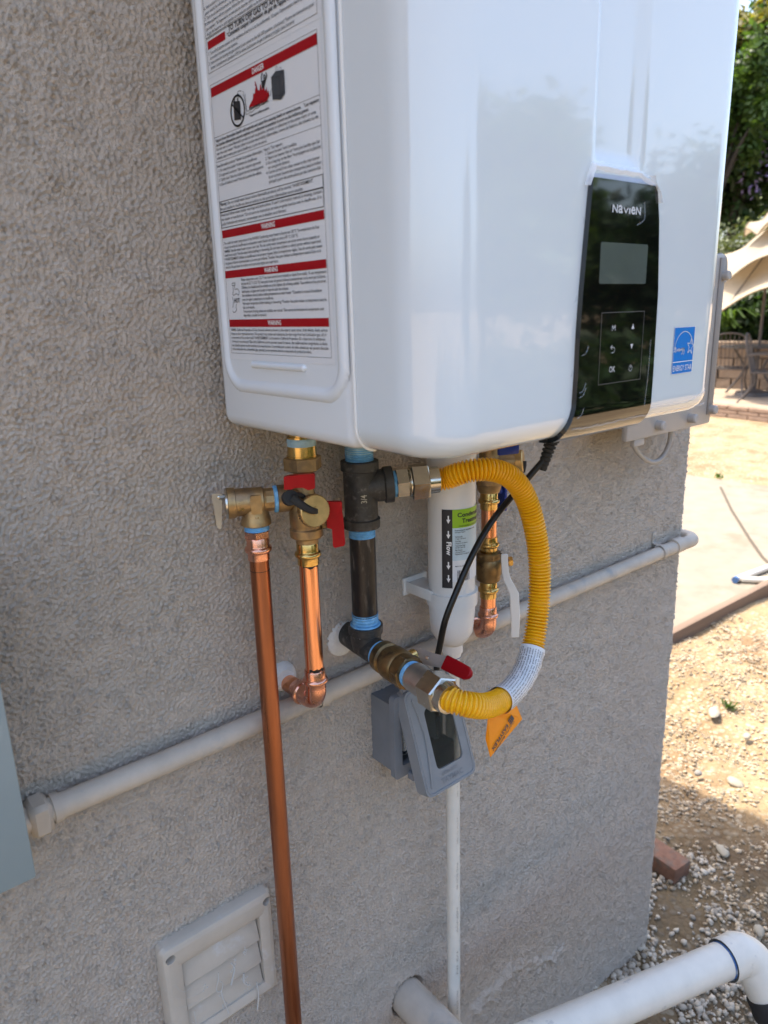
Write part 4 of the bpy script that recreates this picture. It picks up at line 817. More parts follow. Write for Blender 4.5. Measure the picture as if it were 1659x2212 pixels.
hd = nrm(V(.85, -.53, 0)); hc = V(KX+.001, KY, -hk(.2440))
b = MB(); b.lathe([(.015, .0085), (.0235, .0085), (.024, .0055), (.036, .0050)], hc, hd, 6); b.lathe([(.030, .0078), (.036, .0078)], hc, hd, 6); obj('handle_nut', b, 'brassp', bv)
lvp = [(1089, 1196, -.074), (1091, 1235, -.075), (1095, 1250, -.077), (1110, 1280, -.086), (1113, 1330, -.086), (1112, 1376, -.086)]
ln_ = [P(*q) for q in lvp]; wd_ = [.0050, .0052, .0060, .0070, .0070, .0062]; sv2 = nrm(V(.76, -.64, 0)); nn2 = nrm(V(-.64, -.76, 0)); vs = []
for p_, w_ in zip(ln_, wd_): vs += [p_-sv2*w_, p_+sv2*w_, p_+sv2*w_+nn2*.0030, p_-sv2*w_+nn2*.0030]
b = MB(); b.add(vs, [(4*i+k, 4*i+4+k, 4*i+4+(k+1) % 4, 4*i+(k+1) % 4) for i in range(5) for k in range(4)]+[(0, 1, 2, 3), (23, 22, 21, 20)]); lo = obj('white_lever', b, 'whitepl', bv, 25)
md = lo.modifiers.new('b', 'BEVEL'); md.width = .0012; md.segments = 2
# ---- power cable
t = thing('power_cable', 'black power cord hanging from the heater down into the grey outlet box', 'cable', P(1190, 950, -.15))
cp_ = curve([P(1195, 938, -.150)+V(0, 0, .03), P(1192, 950, -.150), P(1180, 985, -.146), P(1150, 1022, -.138), P(1108, 1070, -.130), P(1060, 1130, -.130), P(1020, 1200, -.130), P(985, 1280, -.128), P(962, 1340, -.124), P(950, 1395, -.115), P(944, 1430, -.105), P(943, 1500, -.085), P(945, 1560, -.070), P(950, 1600, -.045)], 8)
b = MB(); b.tube(cp_, .0043, 14); obj('cord', b, 'cable', t)
b = MB(); k_ = nrm(P(1180, 985, -.146)-P(1192, 950, -.150))
s0 = P(1193, 948, -.150)
for i in range(7): b.lathe([(.003+.0058*i, .0088-.0004*i), (.006+.0058*i, .0092-.0004*i), (.0075+.0058*i, .0062), (.0088+.0058*i, .0062)], s0, k_, 16)
b.lathe([(-.030, .0105), (.003, .0105)], s0, k_, 16); obj('strain_relief', b, 'rubberm', t)
b = MB(); b.box(P(952, 1625, -.060), (.030, .03, .045), bev=.004); b.tube([P(950, 1600, -.06), P(960, 1680, -.07)], .0035, 8); obj('plug', b, 'rubberm', t)
# ---- in-use outlet box ---------------------------------------------------------
BX0, BX1, BZ0, BZ1, BD = .2065, .292, -.530, -.424, -.046
t = thing('outlet_box', 'grey weatherproof outlet box with its windowed lid hanging half open', 'outlet box', ((BX0+BX1)/2, 0, (BZ0+BZ1)/2))
b = MB(); w_ = .003
b.box((BX0+w_/2, BD/2, (BZ0+BZ1)/2), (w_, -BD, BZ1-BZ0)); b.box((BX1-w_/2, BD/2, (BZ0+BZ1)/2), (w_, -BD, BZ1-BZ0)); b.box(((BX0+BX1)/2, BD/2, BZ0+w_/2), (BX1-BX0-2*w_, -BD, w_)); b.box(((BX0+BX1)/2, BD/2, BZ1-w_/2), (BX1-BX0-2*w_, -BD, w_)); b.box(((BX0+BX1)/2, -.004, (BZ0+BZ1)/2), (BX1-BX0-2*w_, .003, BZ1-BZ0-2*w_)); obj('back_box', b, 'gbox', t)
b = MB(); b.plate(rrect(BX0-.004, BZ0-.008, BX1+.004, BZ1+.016, .006), (0, BD-.010, 0), (1, 0, 0), UP, .010, rrect(BX0+.010, BZ0+.010, BX1-.010, BZ1-.006, .004)); obj('base_frame', b, 'gbox', t)
b = MB()
for x in (BX0+.028, BX1-.024):
    b = MB(); b.box((x, BD-.014, BZ0-.010), (.016, .012, .012), bev=.002); b.tube([(x-.006, BD-.017, BZ0-.012), (x+.006, BD-.017, BZ0-.012)], .005, 12); obj('latch_lug', b, 'gbox', t)

al = math.atan2(.048, .140); LU = V(1, 0, 0); LW = V(0, math.sin(al), math.cos(al)); LN = np.cross(LU, LW); LO = V(.2115, -.0655, -.4000)-LW*.150   # lower left corner
W_, H_ = .0975, .150; TH = .021
b = MB(); b.plate(rrect(0, 0, W_, H_, .011, 5), LO+LN*0, LU, LW, .003, rrect(.028, .030, W_-.018, H_-.032, .008, 5))
out = rrect(0, 0, W_, H_, .011, 5); fr_ = [LO+LU*a+LW*c_ for a, c_ in out]; bk_ = [p-LN*TH for p in fr_]; inn = [LO+LU*(W_/2+(a-W_/2)*.95)+LW*(H_/2+(c_-H_/2)*.965) for a, c_ in out]; ib = [p-LN*TH for p in inn]; n_ = len(out)
b.add([p-LN*.003 for p in fr_]+bk_+[p-LN*.003 for p in inn]+ib, [q for i in range(n_) for q in ((i, i+n_, (i+1) % n_+n_, (i+1) % n_), (i+2*n_, (i+1) % n_+2*n_, (i+1) % n_+3*n_, i+3*n_), (i+n_, i+3*n_, (i+1) % n_+3*n_, (i+1) % n_+n_))])
lid = obj('lid', b, 'gboxd', t, 30)
b = MB(); rim = rrect(.0035, .0035, W_-.0035, H_-.0035, .009, 5); b.tube([LO+LU*a+LW*c_+LN*.0004 for a, c_ in rim+rim[:1]], .0010, 6, False); b.tube(curve([LO+LU*a+LW*c_+LN*.001 for a, c_ in ((.012, H_-.012), (.018, H_-.045), (.020, .075), (.014, .03), (.011, .012))], 6), .0016, 6); obj('lid_rim', b, 'gboxd', lid)
b = MB(); b.plate(rrect(.027, .029, W_-.017, H_-.031, .008, 5), LO-LN*.0035, LU, LW, .0015); obj('window', b, 'tint', lid)
LF = lambda u, z: LO+LU*u+LW*z+LN*.0006
b = MB(); text(b, 'TAYMAC', LF, .030, .0095, .0075, .072, bold=.01); text(b, 'EXTRA DUTY', LF, .034, .0205, .0045, .064, bold=.01); obj('lid_lettering', b, 'gbox', lid, 0)
b = MB(); b.tube([(BX0+.008, BD-.013, BZ1+.026), (BX1-.004, BD-.013, BZ1+.026)], .004, 12); obj('hinge', b, 'gbox', t)
b = MB(); b.box(((BX0+BX1)/2, -.035, (BZ0+BZ1)/2), (.034, .012, .07), bev=.002); obj('receptacle', b, 'trimwhite', t)
b = MB()
for k in range(6):
    a0 = V(BX0+.016+.003*k, BD+.006, BZ0+.02+.006*k); b.tube(curve([a0, a0+V(.01, -.004, .004*(k % 3-1)), a0+V(.022, -.006, .008)], 3), .0004, 4)
obj('cobweb', b, 'web', t)
# ---- conduit along the wall ------------------------------------------------------
CZ, CYY, CRR = -.3815, -.0185, .0134
t = thing('wall_conduit', 'taupe painted conduit crossing the whole wall and bending round the corner', 'conduit', (.4, CYY, CZ))
b = MB(); pts = [V(-.40, CYY, CZ), V(-.2, CYY, CZ)]+[V(x, CYY+.0006*math.sin(x*9), CZ+.0012*math.sin(x*5)) for x in np.linspace(-.1, .98, 20)]
pts += [V(1.035, CYY-.004, CZ), V(1.062, CYY-.006, CZ)]+[V(1.062+.026*math.sin(a), -.0245+.026-.026*math.cos(a), CZ) for a in np.linspace(.2, math.pi/2, 8)]+[V(1.096, .6, CZ)]
b.tube(pts, CRR, 24, ref=(0, 0, 1)); obj('tube', b, 'conduit', t)
def strap(x, lab=None):
    b = MB(); pts = [V(x, CYY+(CRR+.001)*-math.cos(a), CZ+(CRR+.001)*math.sin(a)) for a in np.linspace(-1.9, 1.9, 16)]
    b.tube([V(x, -.001, CZ-CRR-.004)]+pts+[V(x, -.001, CZ+CRR+.003)], .0075, 8, ref=(1, 0, 0), flat=.12); b.box((x, -.0015, CZ+CRR+.014), (.014, .002, .022), bev=.0007); b.lathe([(0, .004), (.0018, .0035), (.0025, 0.0005)], (x, -.0025, CZ+CRR+.015), (0, -1, 0), 12); return obj('pipe_strap', b, 'conduit', t)
for x in (.110, .955): strap(x)
b = MB(); b.lathe([(.0, CRR+.0025), (.030, CRR+.0025)], (1.0, CYY-.001, CZ), (1, 0, -.0), 24); obj('coupling', b, 'conduit', t)
b = MB(); b.box((-.2455, CYY-.001, CZ), (.022, .033, .036), bev=.005, seg=1); b.lathe([(0, .0155), (.008, .0155)], (-.2325, CYY, CZ), (1, 0, 0), 24); obj('box_connector', b, 'conduit', t)
# ---- disconnect box
xr = P(62, 1800, -.11)[0]; zb_ = P(78, 1897, -.11)[2]
t = thing('disconnect_box', 'blue-grey enamelled electrical box cut off by the left edge', 'electrical box', (xr-.12, -.055, zb_+.15))
b = MB(); b.box((xr-.125, -.052, zb_+.155), (.240, .100, .300), bev=.003); obj('enclosure', b, 'disc', t)
b = MB(); b.box((xr-.123, -.1065, zb_+.155), (.246, .006, .310), bev=.002); obj('cover', b, 'disc', t)
# ---- louvred vent --------------------------------------------------------------
VX0, VX1, VZ0, VZ1 = -.1435, .0125, -.797, -.632
t = thing('wall_vent', 'painted plastic louvred vent low on the wall with cobwebs', 'vent', ((VX0+VX1)/2, 0, (VZ0+VZ1)/2))
fx0, fx1, fz0, fz1 = -.1185, -.0075, -.777, -.667
b = MB(); k6 = 6
lo = [(rrect(VX0, VZ0, VX1, VZ1, .008, k6), 0.001), (rrect(VX0, VZ0, VX1, VZ1, .008, k6), -.012), (rrect(VX0+.003, VZ0+.003, VX1-.003, VZ1-.003, .007, k6), -.0175), (rrect(VX0+.008, VZ0+.008, VX1-.008, VZ1-.008, .005, k6), -.020), (rrect(fx0-.005, fz0-.005, fx1+.005, fz1+.005, .001, k6), -.019), (rrect(fx0, fz0, fx1, fz1, .0006, k6), -.0165), (rrect(fx0, fz0, fx1, fz1, .0006, k6), .0)]
vs = [V(a, y, c_) for o_, y in lo for a, c_ in o_]; n_ = len(lo[0][0])
NL = len(lo); b.add(vs, [(j*n_+i, ((j+1) % NL)*n_+i, ((j+1) % NL)*n_+(i+1) % n_, j*n_+(i+1) % n_) for j in range(NL) for i in range(n_)]); fo = obj('frame', b, 'gvent', t, 40)
for xx, zz_ in ((VX0+.0115, VZ1-.0165), (VX1-.009, VZ1-.0150)):
    b = MB(); b.lathe([(-.010, .0058), (.012, .0066)], (xx, -.0193, zz_), nrm(V(0, -1, .0)), 24); cu_ = obj('cutter', b, 'gvent', None)
    bo = fo.modifiers.new('c', 'BOOLEAN'); bo.object = cu_; bo.operation = 'DIFFERENCE'; bo.solver = 'EXACT'
    fo.location = tuple(np.array(fo.location)); cu_.parent = None; bpy.context.view_layer.update()
    nm = bpy.data.meshes.new_from_object(fo.evaluated_get(bpy.context.evaluated_depsgraph_get())); fo.modifiers.clear(); fo.data = nm; nm.set_sharp_from_angle(angle=R(30)); fo.data.name = 'frame'; bpy.data.objects.remove(cu_)
for i, zt in enumerate((-.667, -.7045, -.7415)):
    b = MB(); hgt = .0395; b.box(((fx0+fx1)/2, -.0085, zt-hgt/2), (fx1-fx0-.003, .0022, hgt), Matrix.Rotation(-.26, 3, 'X'), bev=.0006); obj('louver', b, 'gvent', t)
tw = tag(MB and obj('cobweb', (lambda b: [b.tube(curve(p, 6), r_, 5) for p, r_ in [
    ([V(-.075, -.0215, -.708), V(-.0755, -.022, -.716), V(-.079, -.023, -.724), V(-.080, -.023, -.733), V(-.074, -.023, -.737), V(-.071, -.023, -.727), V(-.0745, -.023, -.721)], .0007),
    ([V(-.074, -.023, -.737), V(-.0735, -.024, -.748), V(-.071, -.024, -.760), V(-.068, -.024, -.778)], .0011),
    ([V(-.056, -.0215, -.706), V(-.0525, -.022, -.716), V(-.0555, -.022, -.728), V(-.059, -.022, -.739)], .0012),
    ([V(-.040, -.0215, -.735), V(-.041, -.022, -.748), V(-.036, -.022, -.757)], .0013), ([V(-.023, -.022, -.762), V(-.0225, -.023, -.783), V(-.026, -.023, -.805)], .0011),
    ([V(-.112, -.022, -.742), V(-.1115, -.022, -.756), V(-.1115, -.022, -.765)], .0007), ([V(-.140, -.016, -.663), V(-.125, -.0215, -.700), V(-.112, -.022, -.704)], .0002), ([V(-.142, -.016, -.690), V(-.125, -.0215, -.713), V(-.095, -.022, -.722)], .0002), ([V(-.142, -.016, -.720), V(-.12, -.0215, -.728), V(-.098, -.022, -.731)], .0002)]] and b or b)(MB()), 'web', t), None)
b = MB(); rg = random.Random(8)
for i in range(60):
    base = rg.choice([(-.0735, -.748), (-.071, -.765), (-.0545, -.716), (-.057, -.732), (-.040, -.745), (-.037, -.757), (-.024, -.79), (-.05, -.706), (-.035, -.700), (-.095, -.716), (-.1115, -.763)])
    b.lathe([(-.0009, .0001), (0, rg.uniform(.0006, .0014)), (.0009, .0001)], (base[0]+rg.gauss(0, .0022), -.022, base[1]+rg.gauss(0, .003)), (0, -1, .2), 5)
obj('cobweb_lint', b, 'web', t)
# ---- controller box beyond the heater
t = thing('controller_box', 'beige plastic control box on the wall beyond the heater', 'control box', (.80, -.05, .05))
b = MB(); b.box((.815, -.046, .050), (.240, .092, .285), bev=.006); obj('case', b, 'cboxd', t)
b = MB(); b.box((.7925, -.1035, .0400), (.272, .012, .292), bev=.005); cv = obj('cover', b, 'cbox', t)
for x, z in ((.850, -.088), (.920, -.080), (.922, .150), (.745, -.088)):
    b = MB(); b.lathe([(0, .008), (.012, .008), (.014, .006)], (x, -.1090, z), (0, -1, 0), 20); obj('screw_boss', b, 'cbox', cv)
b = MB(); b.box((.918, -.1105, .0455), (.018, .003, .268), bev=.001); obj('hinge_rail', b, 'cboxd', cv)
b = MB(); b.box((.700, -.102, -.111), (.030, .008, .012), bev=.001); obj('latch_tab', b, 'cbox', cv)
b = MB(); b.tube(curve([V(.925, -.100, .185), V(.945, -.100, .178), V(.950, -.100, .155), V(.948, -.100, .14)], 6), .004, 8); obj('hinge_arm', b, 'cbox', t)
b = MB(); b.tube(curve([P(1362, 930, -.06), P(1372, 968, -.058), P(1392, 991, -.055), P(1413, 998, -.055), P(1432, 985, -.055), P(1445, 958, -.055), P(1450, 925, -.055)], 8), .0044, 10)
tag(obj('wire_loop', b, 'cbox', None), 'pale wire looping down below the beige control box', 'cable')
# ---- drain pipes --------------------------------------------------------------
t = thing('drain_stub', 'grey painted drain pipe coming out of the wall at the bottom edge', 'drain pipe', (.262, -.05, -1.02))
DZ = -1.020; b = MB(); b.tube([V(.262, .06, DZ), V(.262, -.10, DZ-.002), V(.262, -.16, DZ-.003)], .0302, 36); obj('pipe', b, 'conduit', t)
pa, pb = P(1180, 2238, Z=-.985), P(1530, 2088, Z=-.995); pdv = nrm(pb-pa)
st_ = V(.262, -.16, DZ-.003)
t = thing('drain_pipe', 'white pvc drain pipe lying across the lower right with an elbow', 'drain pipe', (pa+pb)/2)
b = MB(); j_ = pa-pdv*.14; pend = P(1562, 2075, Z=-.997); b.tube(curve([st_, st_+V(.004, -.03, 0), j_+V(-.03, .012, 0), j_], 6)+[pa, pend], .0300, 40); obj('pipe', b, 'pvc', t)
b = MB(); b.lathe([(0, .0306), (.004, .0308)], pend-pdv*.003, pdv, 36); obj('primer_ring', b, 'pvcprim', t)
dd = nrm(P(1668, 2180, Z=-1.085)-P(1612, 2062, Z=-1.010)); k1 = pend+pdv*.036
b = MB(); b.lathe([(0, .0345), (.002, .0352), (.022, .0352)], pend, pdv, 40, caps=False); b.tube([pend+pdv*.020]+curve([pend+pdv*.022, k1, k1+pdv*.018+dd*.016, k1+pdv*.022+dd*.045], 6)+[k1+pdv*.022+dd*.075], .0352, 36); obj('elbow', b, 'pvc', t)
b = MB(); e_ = k1+pdv*.022+dd*.072; b.lathe([(0, .0375), (.002, .039), (.020, .039), (.024, .041), (.034, .041), (.038, .039), (.10, .039)], e_, dd, 36); obj('rubber_coupling', b, 'rubberm', t)
# ============================================================ YARD
M['concrete'] = mat('concrete pad', (.215, .19, .145), .9, var=.16, vs=7, col2=(.185, .155, .11), c2s=2.5, bump=.25, bs=120, bdist=.002)
M['timber'] = mat('weathered timber', (.19, .13, .09), .8, var=.25, vs=14, stretch=(.08, 1, 1), bump=.3, bs=60, bdist=.003)
M['brickm'] = mat('red brick', (.21, .105, .065), .85, var=.25, vs=50, bump=.5, bs=160, bdist=.003, col2=(.16, .11, .08), c2s=30)
M['block'] = mat('tan retaining block', (.25, .185, .13), .9, var=.22, vs=6, bump=.7, bs=18, bdist=.03)
M['patio'] = mat('tan patio paving', (.33, .255, .18), .85, var=.1, vs=3)
M['bronze'] = mat('brown patio metal', (.10, .085, .075), .5, metal=.4)
M['canvas'] = mat('beige umbrella canvas', (.35, .30, .22), .85, var=.05, vs=4)
cs = canvas = M['canvas'].node_tree
_b = cs.nodes['Principled BSDF']; tl = cs.nodes.new('ShaderNodeBsdfTranslucent'); tl.inputs[0].default_value = (.55, .42, .27, 1); mx = cs.nodes.new('ShaderNodeMixShader'); mx.inputs[0].default_value = .22
cs.links.new(_b.outputs[0], mx.inputs[1]); cs.links.new(tl.outputs[0], mx.inputs[2]); cs.links.new(mx.outputs[0], cs.nodes['Material Output'].inputs[0])
M['piping'] = mat('umbrella piping', (.20, .15, .09), .8)
M['bark'] = mat('bark', (.05, .04, .03), .9, var=.2, vs=8, bump=.5, bs=20, bdist=.02)
def leafm(name, c, tr=.4, isl=.5):
    m = mat(name, c, .5, island=isl); t = m.node_tree; b = t.nodes['Principled BSDF']; tl = t.nodes.new('ShaderNodeBsdfTranslucent'); tl.inputs[0].default_value = (c[0]*1.9, c[1]*1.9, c[2]*.9, 1)
    mx = t.nodes.new('ShaderNodeMixShader'); mx.inputs[0].default_value = tr; t.links.new(b.outputs[0], mx.inputs[1]); t.links.new(tl.outputs[0], mx.inputs[2]); t.links.new(mx.outputs[0], t.nodes['Material Output'].inputs[0]); return m
L_dark = leafm('dark green leaves', (.028, .058, .015)); L_mid = leafm('mid green leaves', (.055, .10, .02)); L_olive = leafm('olive yellow leaves', (.17, .16, .03)); L_hedge = leafm('clipped hedge leaves', (.085, .105, .04), .3)
L_purple = leafm('lilac blossom', (.17, .13, .30), .4)
# concrete path with wavy edge
far = [P(1440, 1018, Z=GZ+.025), P(1490, 1026, Z=GZ+.025), P(1530, 1033, Z=GZ+.025), P(1556, 1035.5, Z=GZ+.025), P(1590, 1040, Z=GZ+.025), P(1625, 1046, Z=GZ+.025), P(1659, 1049, Z=GZ+.025)]
far = curve(far, 5); ed0 = P(1455, 1368, Z=GZ+.03); ed1 = P(1659, 1262, Z=GZ+.03); ex = nrm(ed1-ed0)
p0 = ed0-ex*1.45; p1 = ed1+ex*2.9
o_ = [(p0[0], p0[1]), (p1[0], p1[1])]+[(p1[0]+.3, p1[1]+.6)]+[(q[0], q[1]) for q in far[::-1]]+[(far[0][0]-.3, 9), (1.25, 9)]
b = MB(); b.plate(o_, (0, 0, GZ+.025), (1, 0, 0), (0, 1, 0), .10); tag(obj('concrete_path', b, 'concrete', None, 0), kind='structure')
b = MB(); jl = [P(1556, 1052, Z=GZ+.0265), P(1580, 1102, Z=GZ+.0265), P(1620, 1166, Z=GZ+.0265), P(1646, 1203, Z=GZ+.0265), P(1675, 1232, Z=GZ+.0265)]
jl = [np.array(q) for q in jl]; vs = []
for i, q in enumerate(jl):
    T = nrm(jl[min(i+1, 4)]-jl[max(i-1, 0)]); s_ = np.cross(T, UP)*.010; vs += [q-s_+V(0, 0, .004), q+s_+V(0, 0, .004)]
b.add(vs, [(2*i, 2*i+1, 2*i+3, 2*i+2) for i in range(4)]); tag(obj('control_joint', b, mat('joint dirt', (.09, .07, .05), .95), None, 0), kind='structure')
t = thing('timber_edging', 'brown timber board edging the pale concrete path', 'timber edging', (ed0+ed1)/2)
b = MB(); c_ = (ed0+ed1)/2; ra = Matrix.Rotation(math.atan2(ex[1], ex[0]), 3, 'Z'); b.box((c_+ex*.6)+V(0, -.0, -.012)-np.array(ra @ Vector((0, .022, 0))), (5.4, .042, .10), ra, bev=.004); obj('board', b, 'timber', t)
# brick on the ground
t = thing('brick', 'reddish brick lying on the gravel by the wall corner', 'brick', (1.362, .15, GZ))
b = MB(); b.box((1.352, .152, GZ+.022), (.072, .200, .050), Matrix.Rotation(-.10, 3, 'Z') @ Matrix.Rotation(.03, 3, 'Y'), bev=.0045, seg=2); obj('brick_body', b, 'brickm', t)
# a few bigger stones and scraps
rg = random.Random(21)
def stone(px1, py1, s, col, label, fl=.5, elong=1.4, rz=0.):
    c = P(px1, py1, Z=GZ+.012); bm = bmesh.new(); bmesh.ops.create_icosphere(bm, subdivisions=2, radius=1); b = MB(); vs = []
    for v in bm.verts:
        k = 1+.18*mnoise.noise(v.co*1.6+Vector((px1, py1, 0))); q = V(v.co.x*s*elong*k, v.co.y*s*k, v.co.z*s*fl*k); vs.append(c+V(q[0]*math.cos(rz)-q[1]*math.sin(rz), q[0]*math.sin(rz)+q[1]*math.cos(rz), q[2]))
    bm.verts.index_update(); b.add(vs, [tuple(v.index for v in f.verts) for f in bm.faces]); bm.free(); return tag(obj('stone', b, col, None, 60), label, 'stone')
M['stonep'] = mat('pale stone', (.32, .285, .22), .8, var=.15, vs=30); M['stoneg'] = mat('grey stone', (.27, .25, .22), .8, var=.15, vs=30)
stone(1542, 1538, .020, 'stonep', 'long white stone chip on the sunlit dirt', .4, 2.2, .4); stone(1613, 1590, .014, 'stonep', 'small pale stone at the right on sunlit dirt', .5, 1.6, .2)
stone(1508, 1670, .013, 'stoneg', 'round tan pebble with its own shadow on the sunlit dirt', .7, 1.2); stone(1561, 1838, .016, 'stonep', 'pale stone at the edge of the wall shadow', .5, 1.7, .9)
stone(1588, 1690, .021, 'stonep', 'larger tan stone in the sunlit gravel below the timber', .5, 1.5, 1.2)
stone(1640, 2010, .013, 'stonep', 'white stone at the right edge above the white elbow', .55, 1.5, .6)
# white pvc offcut lying on the path
t = thing('pvc_pipe_offcut', 'white plastic pipe frame lying on the concrete path at the right edge', 'pvc pipe', P(1620, 1250, Z=GZ+.05))
tip = P(1589, 1252, Z=GZ+.045); b = MB(); b.tube([tip, P(1740, 1196, Z=GZ+.045)], .018, 12); b.tube([tip+V(.03, -.02, 0), P(1740, 1258, Z=GZ+.045)], .018, 12); obj('pipe', b, 'pvc', t)
b = MB(); b.tube([tip-V(.012, 0, 0), tip+V(.014, .0, 0)], .019, 12); obj('joint', b, 'pvcprim', t)
# weeds
def tuft(px1, py1, Z, n, s, label):
    c = P(px1, py1, Z=Z); b = MB(); rr = random.Random(int(px1))
    for k in range(n):
        a = rr.uniform(0, 6.28); l = s*rr.uniform(.5, 1.2); d = V(math.cos(a), math.sin(a), rr.uniform(.5, 1.6)); o = c+V(rr.gauss(0, s*.5), rr.gauss(0, s*.5), 0); sd_ = nrm(np.cross(d, UP))*s*.18
        b.add([o-sd_*.4, o+sd_*.4, o+d*l*.6+sd_, o+d*l, o+d*l*.6-sd_], [(0, 1, 2, 3, 4)])
    return tag(obj('weed', b, L_mid, None, 0), label, 'weed')
tuft(1576, 1529, GZ, 45, .022, 'small green weed at the foot of the timber edging'); tuft(1553, 1033, GZ+.03, 40, .035, 'green weed on the far edge of the concrete path')
# raised patio with paver edge, seen end on
t = thing('raised_patio', 'tan paved patio step beyond the gravel carrying the metal furniture', 'patio', (9.8, 4.5, GZ))
PZ = GZ+.17
pA = P(1548, 900, Z=GZ); pB = P(1659, 913, Z=GZ); pd_ = nrm(pB-pA); a_p = math.atan2(pd_[1], pd_[0]); rp = Matrix.Rotation(a_p, 3, 'Z'); nv = V(-pd_[1], pd_[0], 0); nv = nv if nv[0] > 0 else -nv
o2 = [pA-pd_*5+nv*.02, pB+pd_*5+nv*.02, pB+pd_*5+nv*9, pA-pd_*5+nv*9]; b = MB(); b.plate([(q[0], q[1]) for q in (o2 if np.cross(o2[1][:2]-o2[0][:2], o2[2][:2]-o2[1][:2]) > 0 else o2[::-1])], (0, 0, PZ-.004), (1, 0, 0), (0, 1, 0), .3); obj('paving', b, 'patio', t, 0)
pvb = MB(); pvb.box((0, 0, 0), (.30, .16, .055), bev=.008, seg=1); pvm = None
for row in range(3):
    for k in range(-6, 14):
        if pvm is None: ob_ = obj('edge_brick', pvb, mat('patio edge brick', (.27, .185, .13), .9, var=.25, vs=7), t, 30, local=True); pvm = ob_.data
        else: ob_ = bpy.data.objects.new('edge_brick', pvm); COL.objects.link(ob_); ob_.parent = t
        p_ = pA+pd_*(.31*k+(.155 if row % 2 else 0))+nv*(.075-.004*(row == 2)); ob_.location = tuple(p_-wloc(t)+V(0, 0, .028+.058*row)); ob_.rotation_euler = (0, 0, a_p+.006*math.sin(k*7+row))
# retaining wall of single blocks
wA = P(1548, 838, Z=PZ); wB = P(1659, 842, Z=PZ); wd2 = nrm(wB-wA); aw = math.atan2(wd2[1], wd2[0]); nw = V(-wd2[1], wd2[0], 0); nw = nw if nw[0] > 0 else -nw
t = thing('retaining_wall', 'tan split-face block wall behind the metal patio furniture', 'retaining wall', (wA[0], wA[1], PZ))
rg2 = np.random.default_rng(5); bms = []
for v in range(4):
    bm = bmesh.new(); bmesh.ops.create_cube(bm, size=1); bmesh.ops.subdivide_edges(bm, edges=bm.edges, cuts=3, use_grid_fill=True)
    for q in bm.verts:
        fr = 1 if q.co.y < -.49 or True else 0; q.co *= 1; n_ = Vector(q.co).normalized(); q.co = Vector((q.co.x*.41, q.co.y*.26, q.co.z*.158)); e = mnoise.noise(Vector((q.co.x*7+v*9, q.co.y*7, q.co.z*9))); q.co -= n_*(.018*abs(e)+.012*(n_.length*0+max(abs(n_.x), abs(n_.z)) < .2))
    me = bpy.data.meshes.new('block'); bm.to_mesh(me); bm.free(); me.polygons.foreach_set('use_smooth', [True]*len(me.polygons)); me.set_sharp_from_angle(angle=R(45)); me.materials.append(M['block']); bms.append(me)
for row in range(5):
    for k in range(-7, 14):
        o = bpy.data.objects.new('block' if row < 4 else 'cap_block', bms[(row*3+k*7) % 4]); COL.objects.link(o); o.parent = t
        p_ = wA+wd2*(.425*k+(.21 if row % 2 else 0))+nw*(.13+.025*row-(.05 if row == 4 else 0)); o.location = tuple(p_-wloc(t)+V(0, 0, .08+.163*row)); o.rotation_euler = (0, 0, aw+rg2.normal(0, .02)); 
        if row == 4: o.scale = (1, 1.15, .62); o.location.z = .08+.163*4-.028
# soil bank behind it
b = MB(); oo = [wA-wd2*4+nw*.25, wB+wd2*5+nw*.25, wB+wd2*5+nw*7, wA-wd2*4+nw*7]; oo = oo if np.cross(oo[1][:2]-oo[0][:2], oo[2][:2]-oo[1][:2]) > 0 else oo[::-1]
b.plate([(q[0], q[1]) for q in oo], (0, 0, PZ+.74), (1, 0, 0), (0, 1, 0), .7); tag(obj('soil_bank', b, mat('dark soil', (.06, .045, .03), .95, var=.2, vs=3), None, 0), kind='structure')
# patio furniture
def chair(loc, rz, label):
    t = thing('patio_chair', label, 'chair', loc, 'brown metal patio furniture'); t.rotation_euler = (0, 0, rz)
    b = MB(); b.box((0, 0, .42), (.46, .44, .02), bev=.008)
    for k in range(7): b.tube([(-.21, -.2+.066*k, .434), (.21, -.2+.066*k, .434)], .006, 6)
    obj('seat', b, 'bronze', t, local=True); b = MB()
    bk = curve([V(-.21, .2, .42), V(-.23, .27, .7), V(-.19, .31, .9), V(0, .325, .95), V(.19, .31, .9), V(.23, .27, .7), V(.21, .2, .42)], 5); b.tube(bk, .013, 8)
    for k in range(-3, 4): b.tube([(k*.055, .21, .43), (k*.058, .315-.01*abs(k), .93-.012*k*k/2)], .006, 6)
    obj('backrest', b, 'bronze', t, local=True)
    for sx in (-1, 1):
        b = MB(); b.tube(curve([V(sx*.25, -.20, .66), V(sx*.22, -.22, .42), V(sx*.20, -.20, .25), V(sx*.25, -.33, 0)], 5), .013, 8); obj('leg', b, 'bronze', t, local=True)
        b = MB(); b.tube(curve([V(sx*.21, .2, .42), V(sx*.20, .19, .22), V(sx*.25, .34, 0)], 5), .013, 8); obj('leg', b, 'bronze', t, local=True)
        b = MB(); b.tube(curve([V(sx*.225, .27, .66), V(sx*.27, .05, .68), V(sx*.26, -.19, .66)], 5), .014, 8, flat=.6); obj('armrest', b, 'bronze', t, local=True)
    return t
c1 = P(1578, 858, Z=PZ)+V(.1, .1, 0); c1[2] = PZ; chair(c1, 1.9, 'brown metal patio chair nearest the white heater, side on')
c2 = P(1652, 866, Z=PZ); c2[2] = PZ; chair(c2+V(-.1, -.05, 0), .3, 'brown metal patio chair at the right edge under the umbrella')
ct = P(1636, 858, Z=PZ)+V(.45, .3, 0); ct[2] = PZ
t = thing('patio_table', 'brown metal patio table under the beige umbrella', 'table', ct, 'brown metal patio furniture')
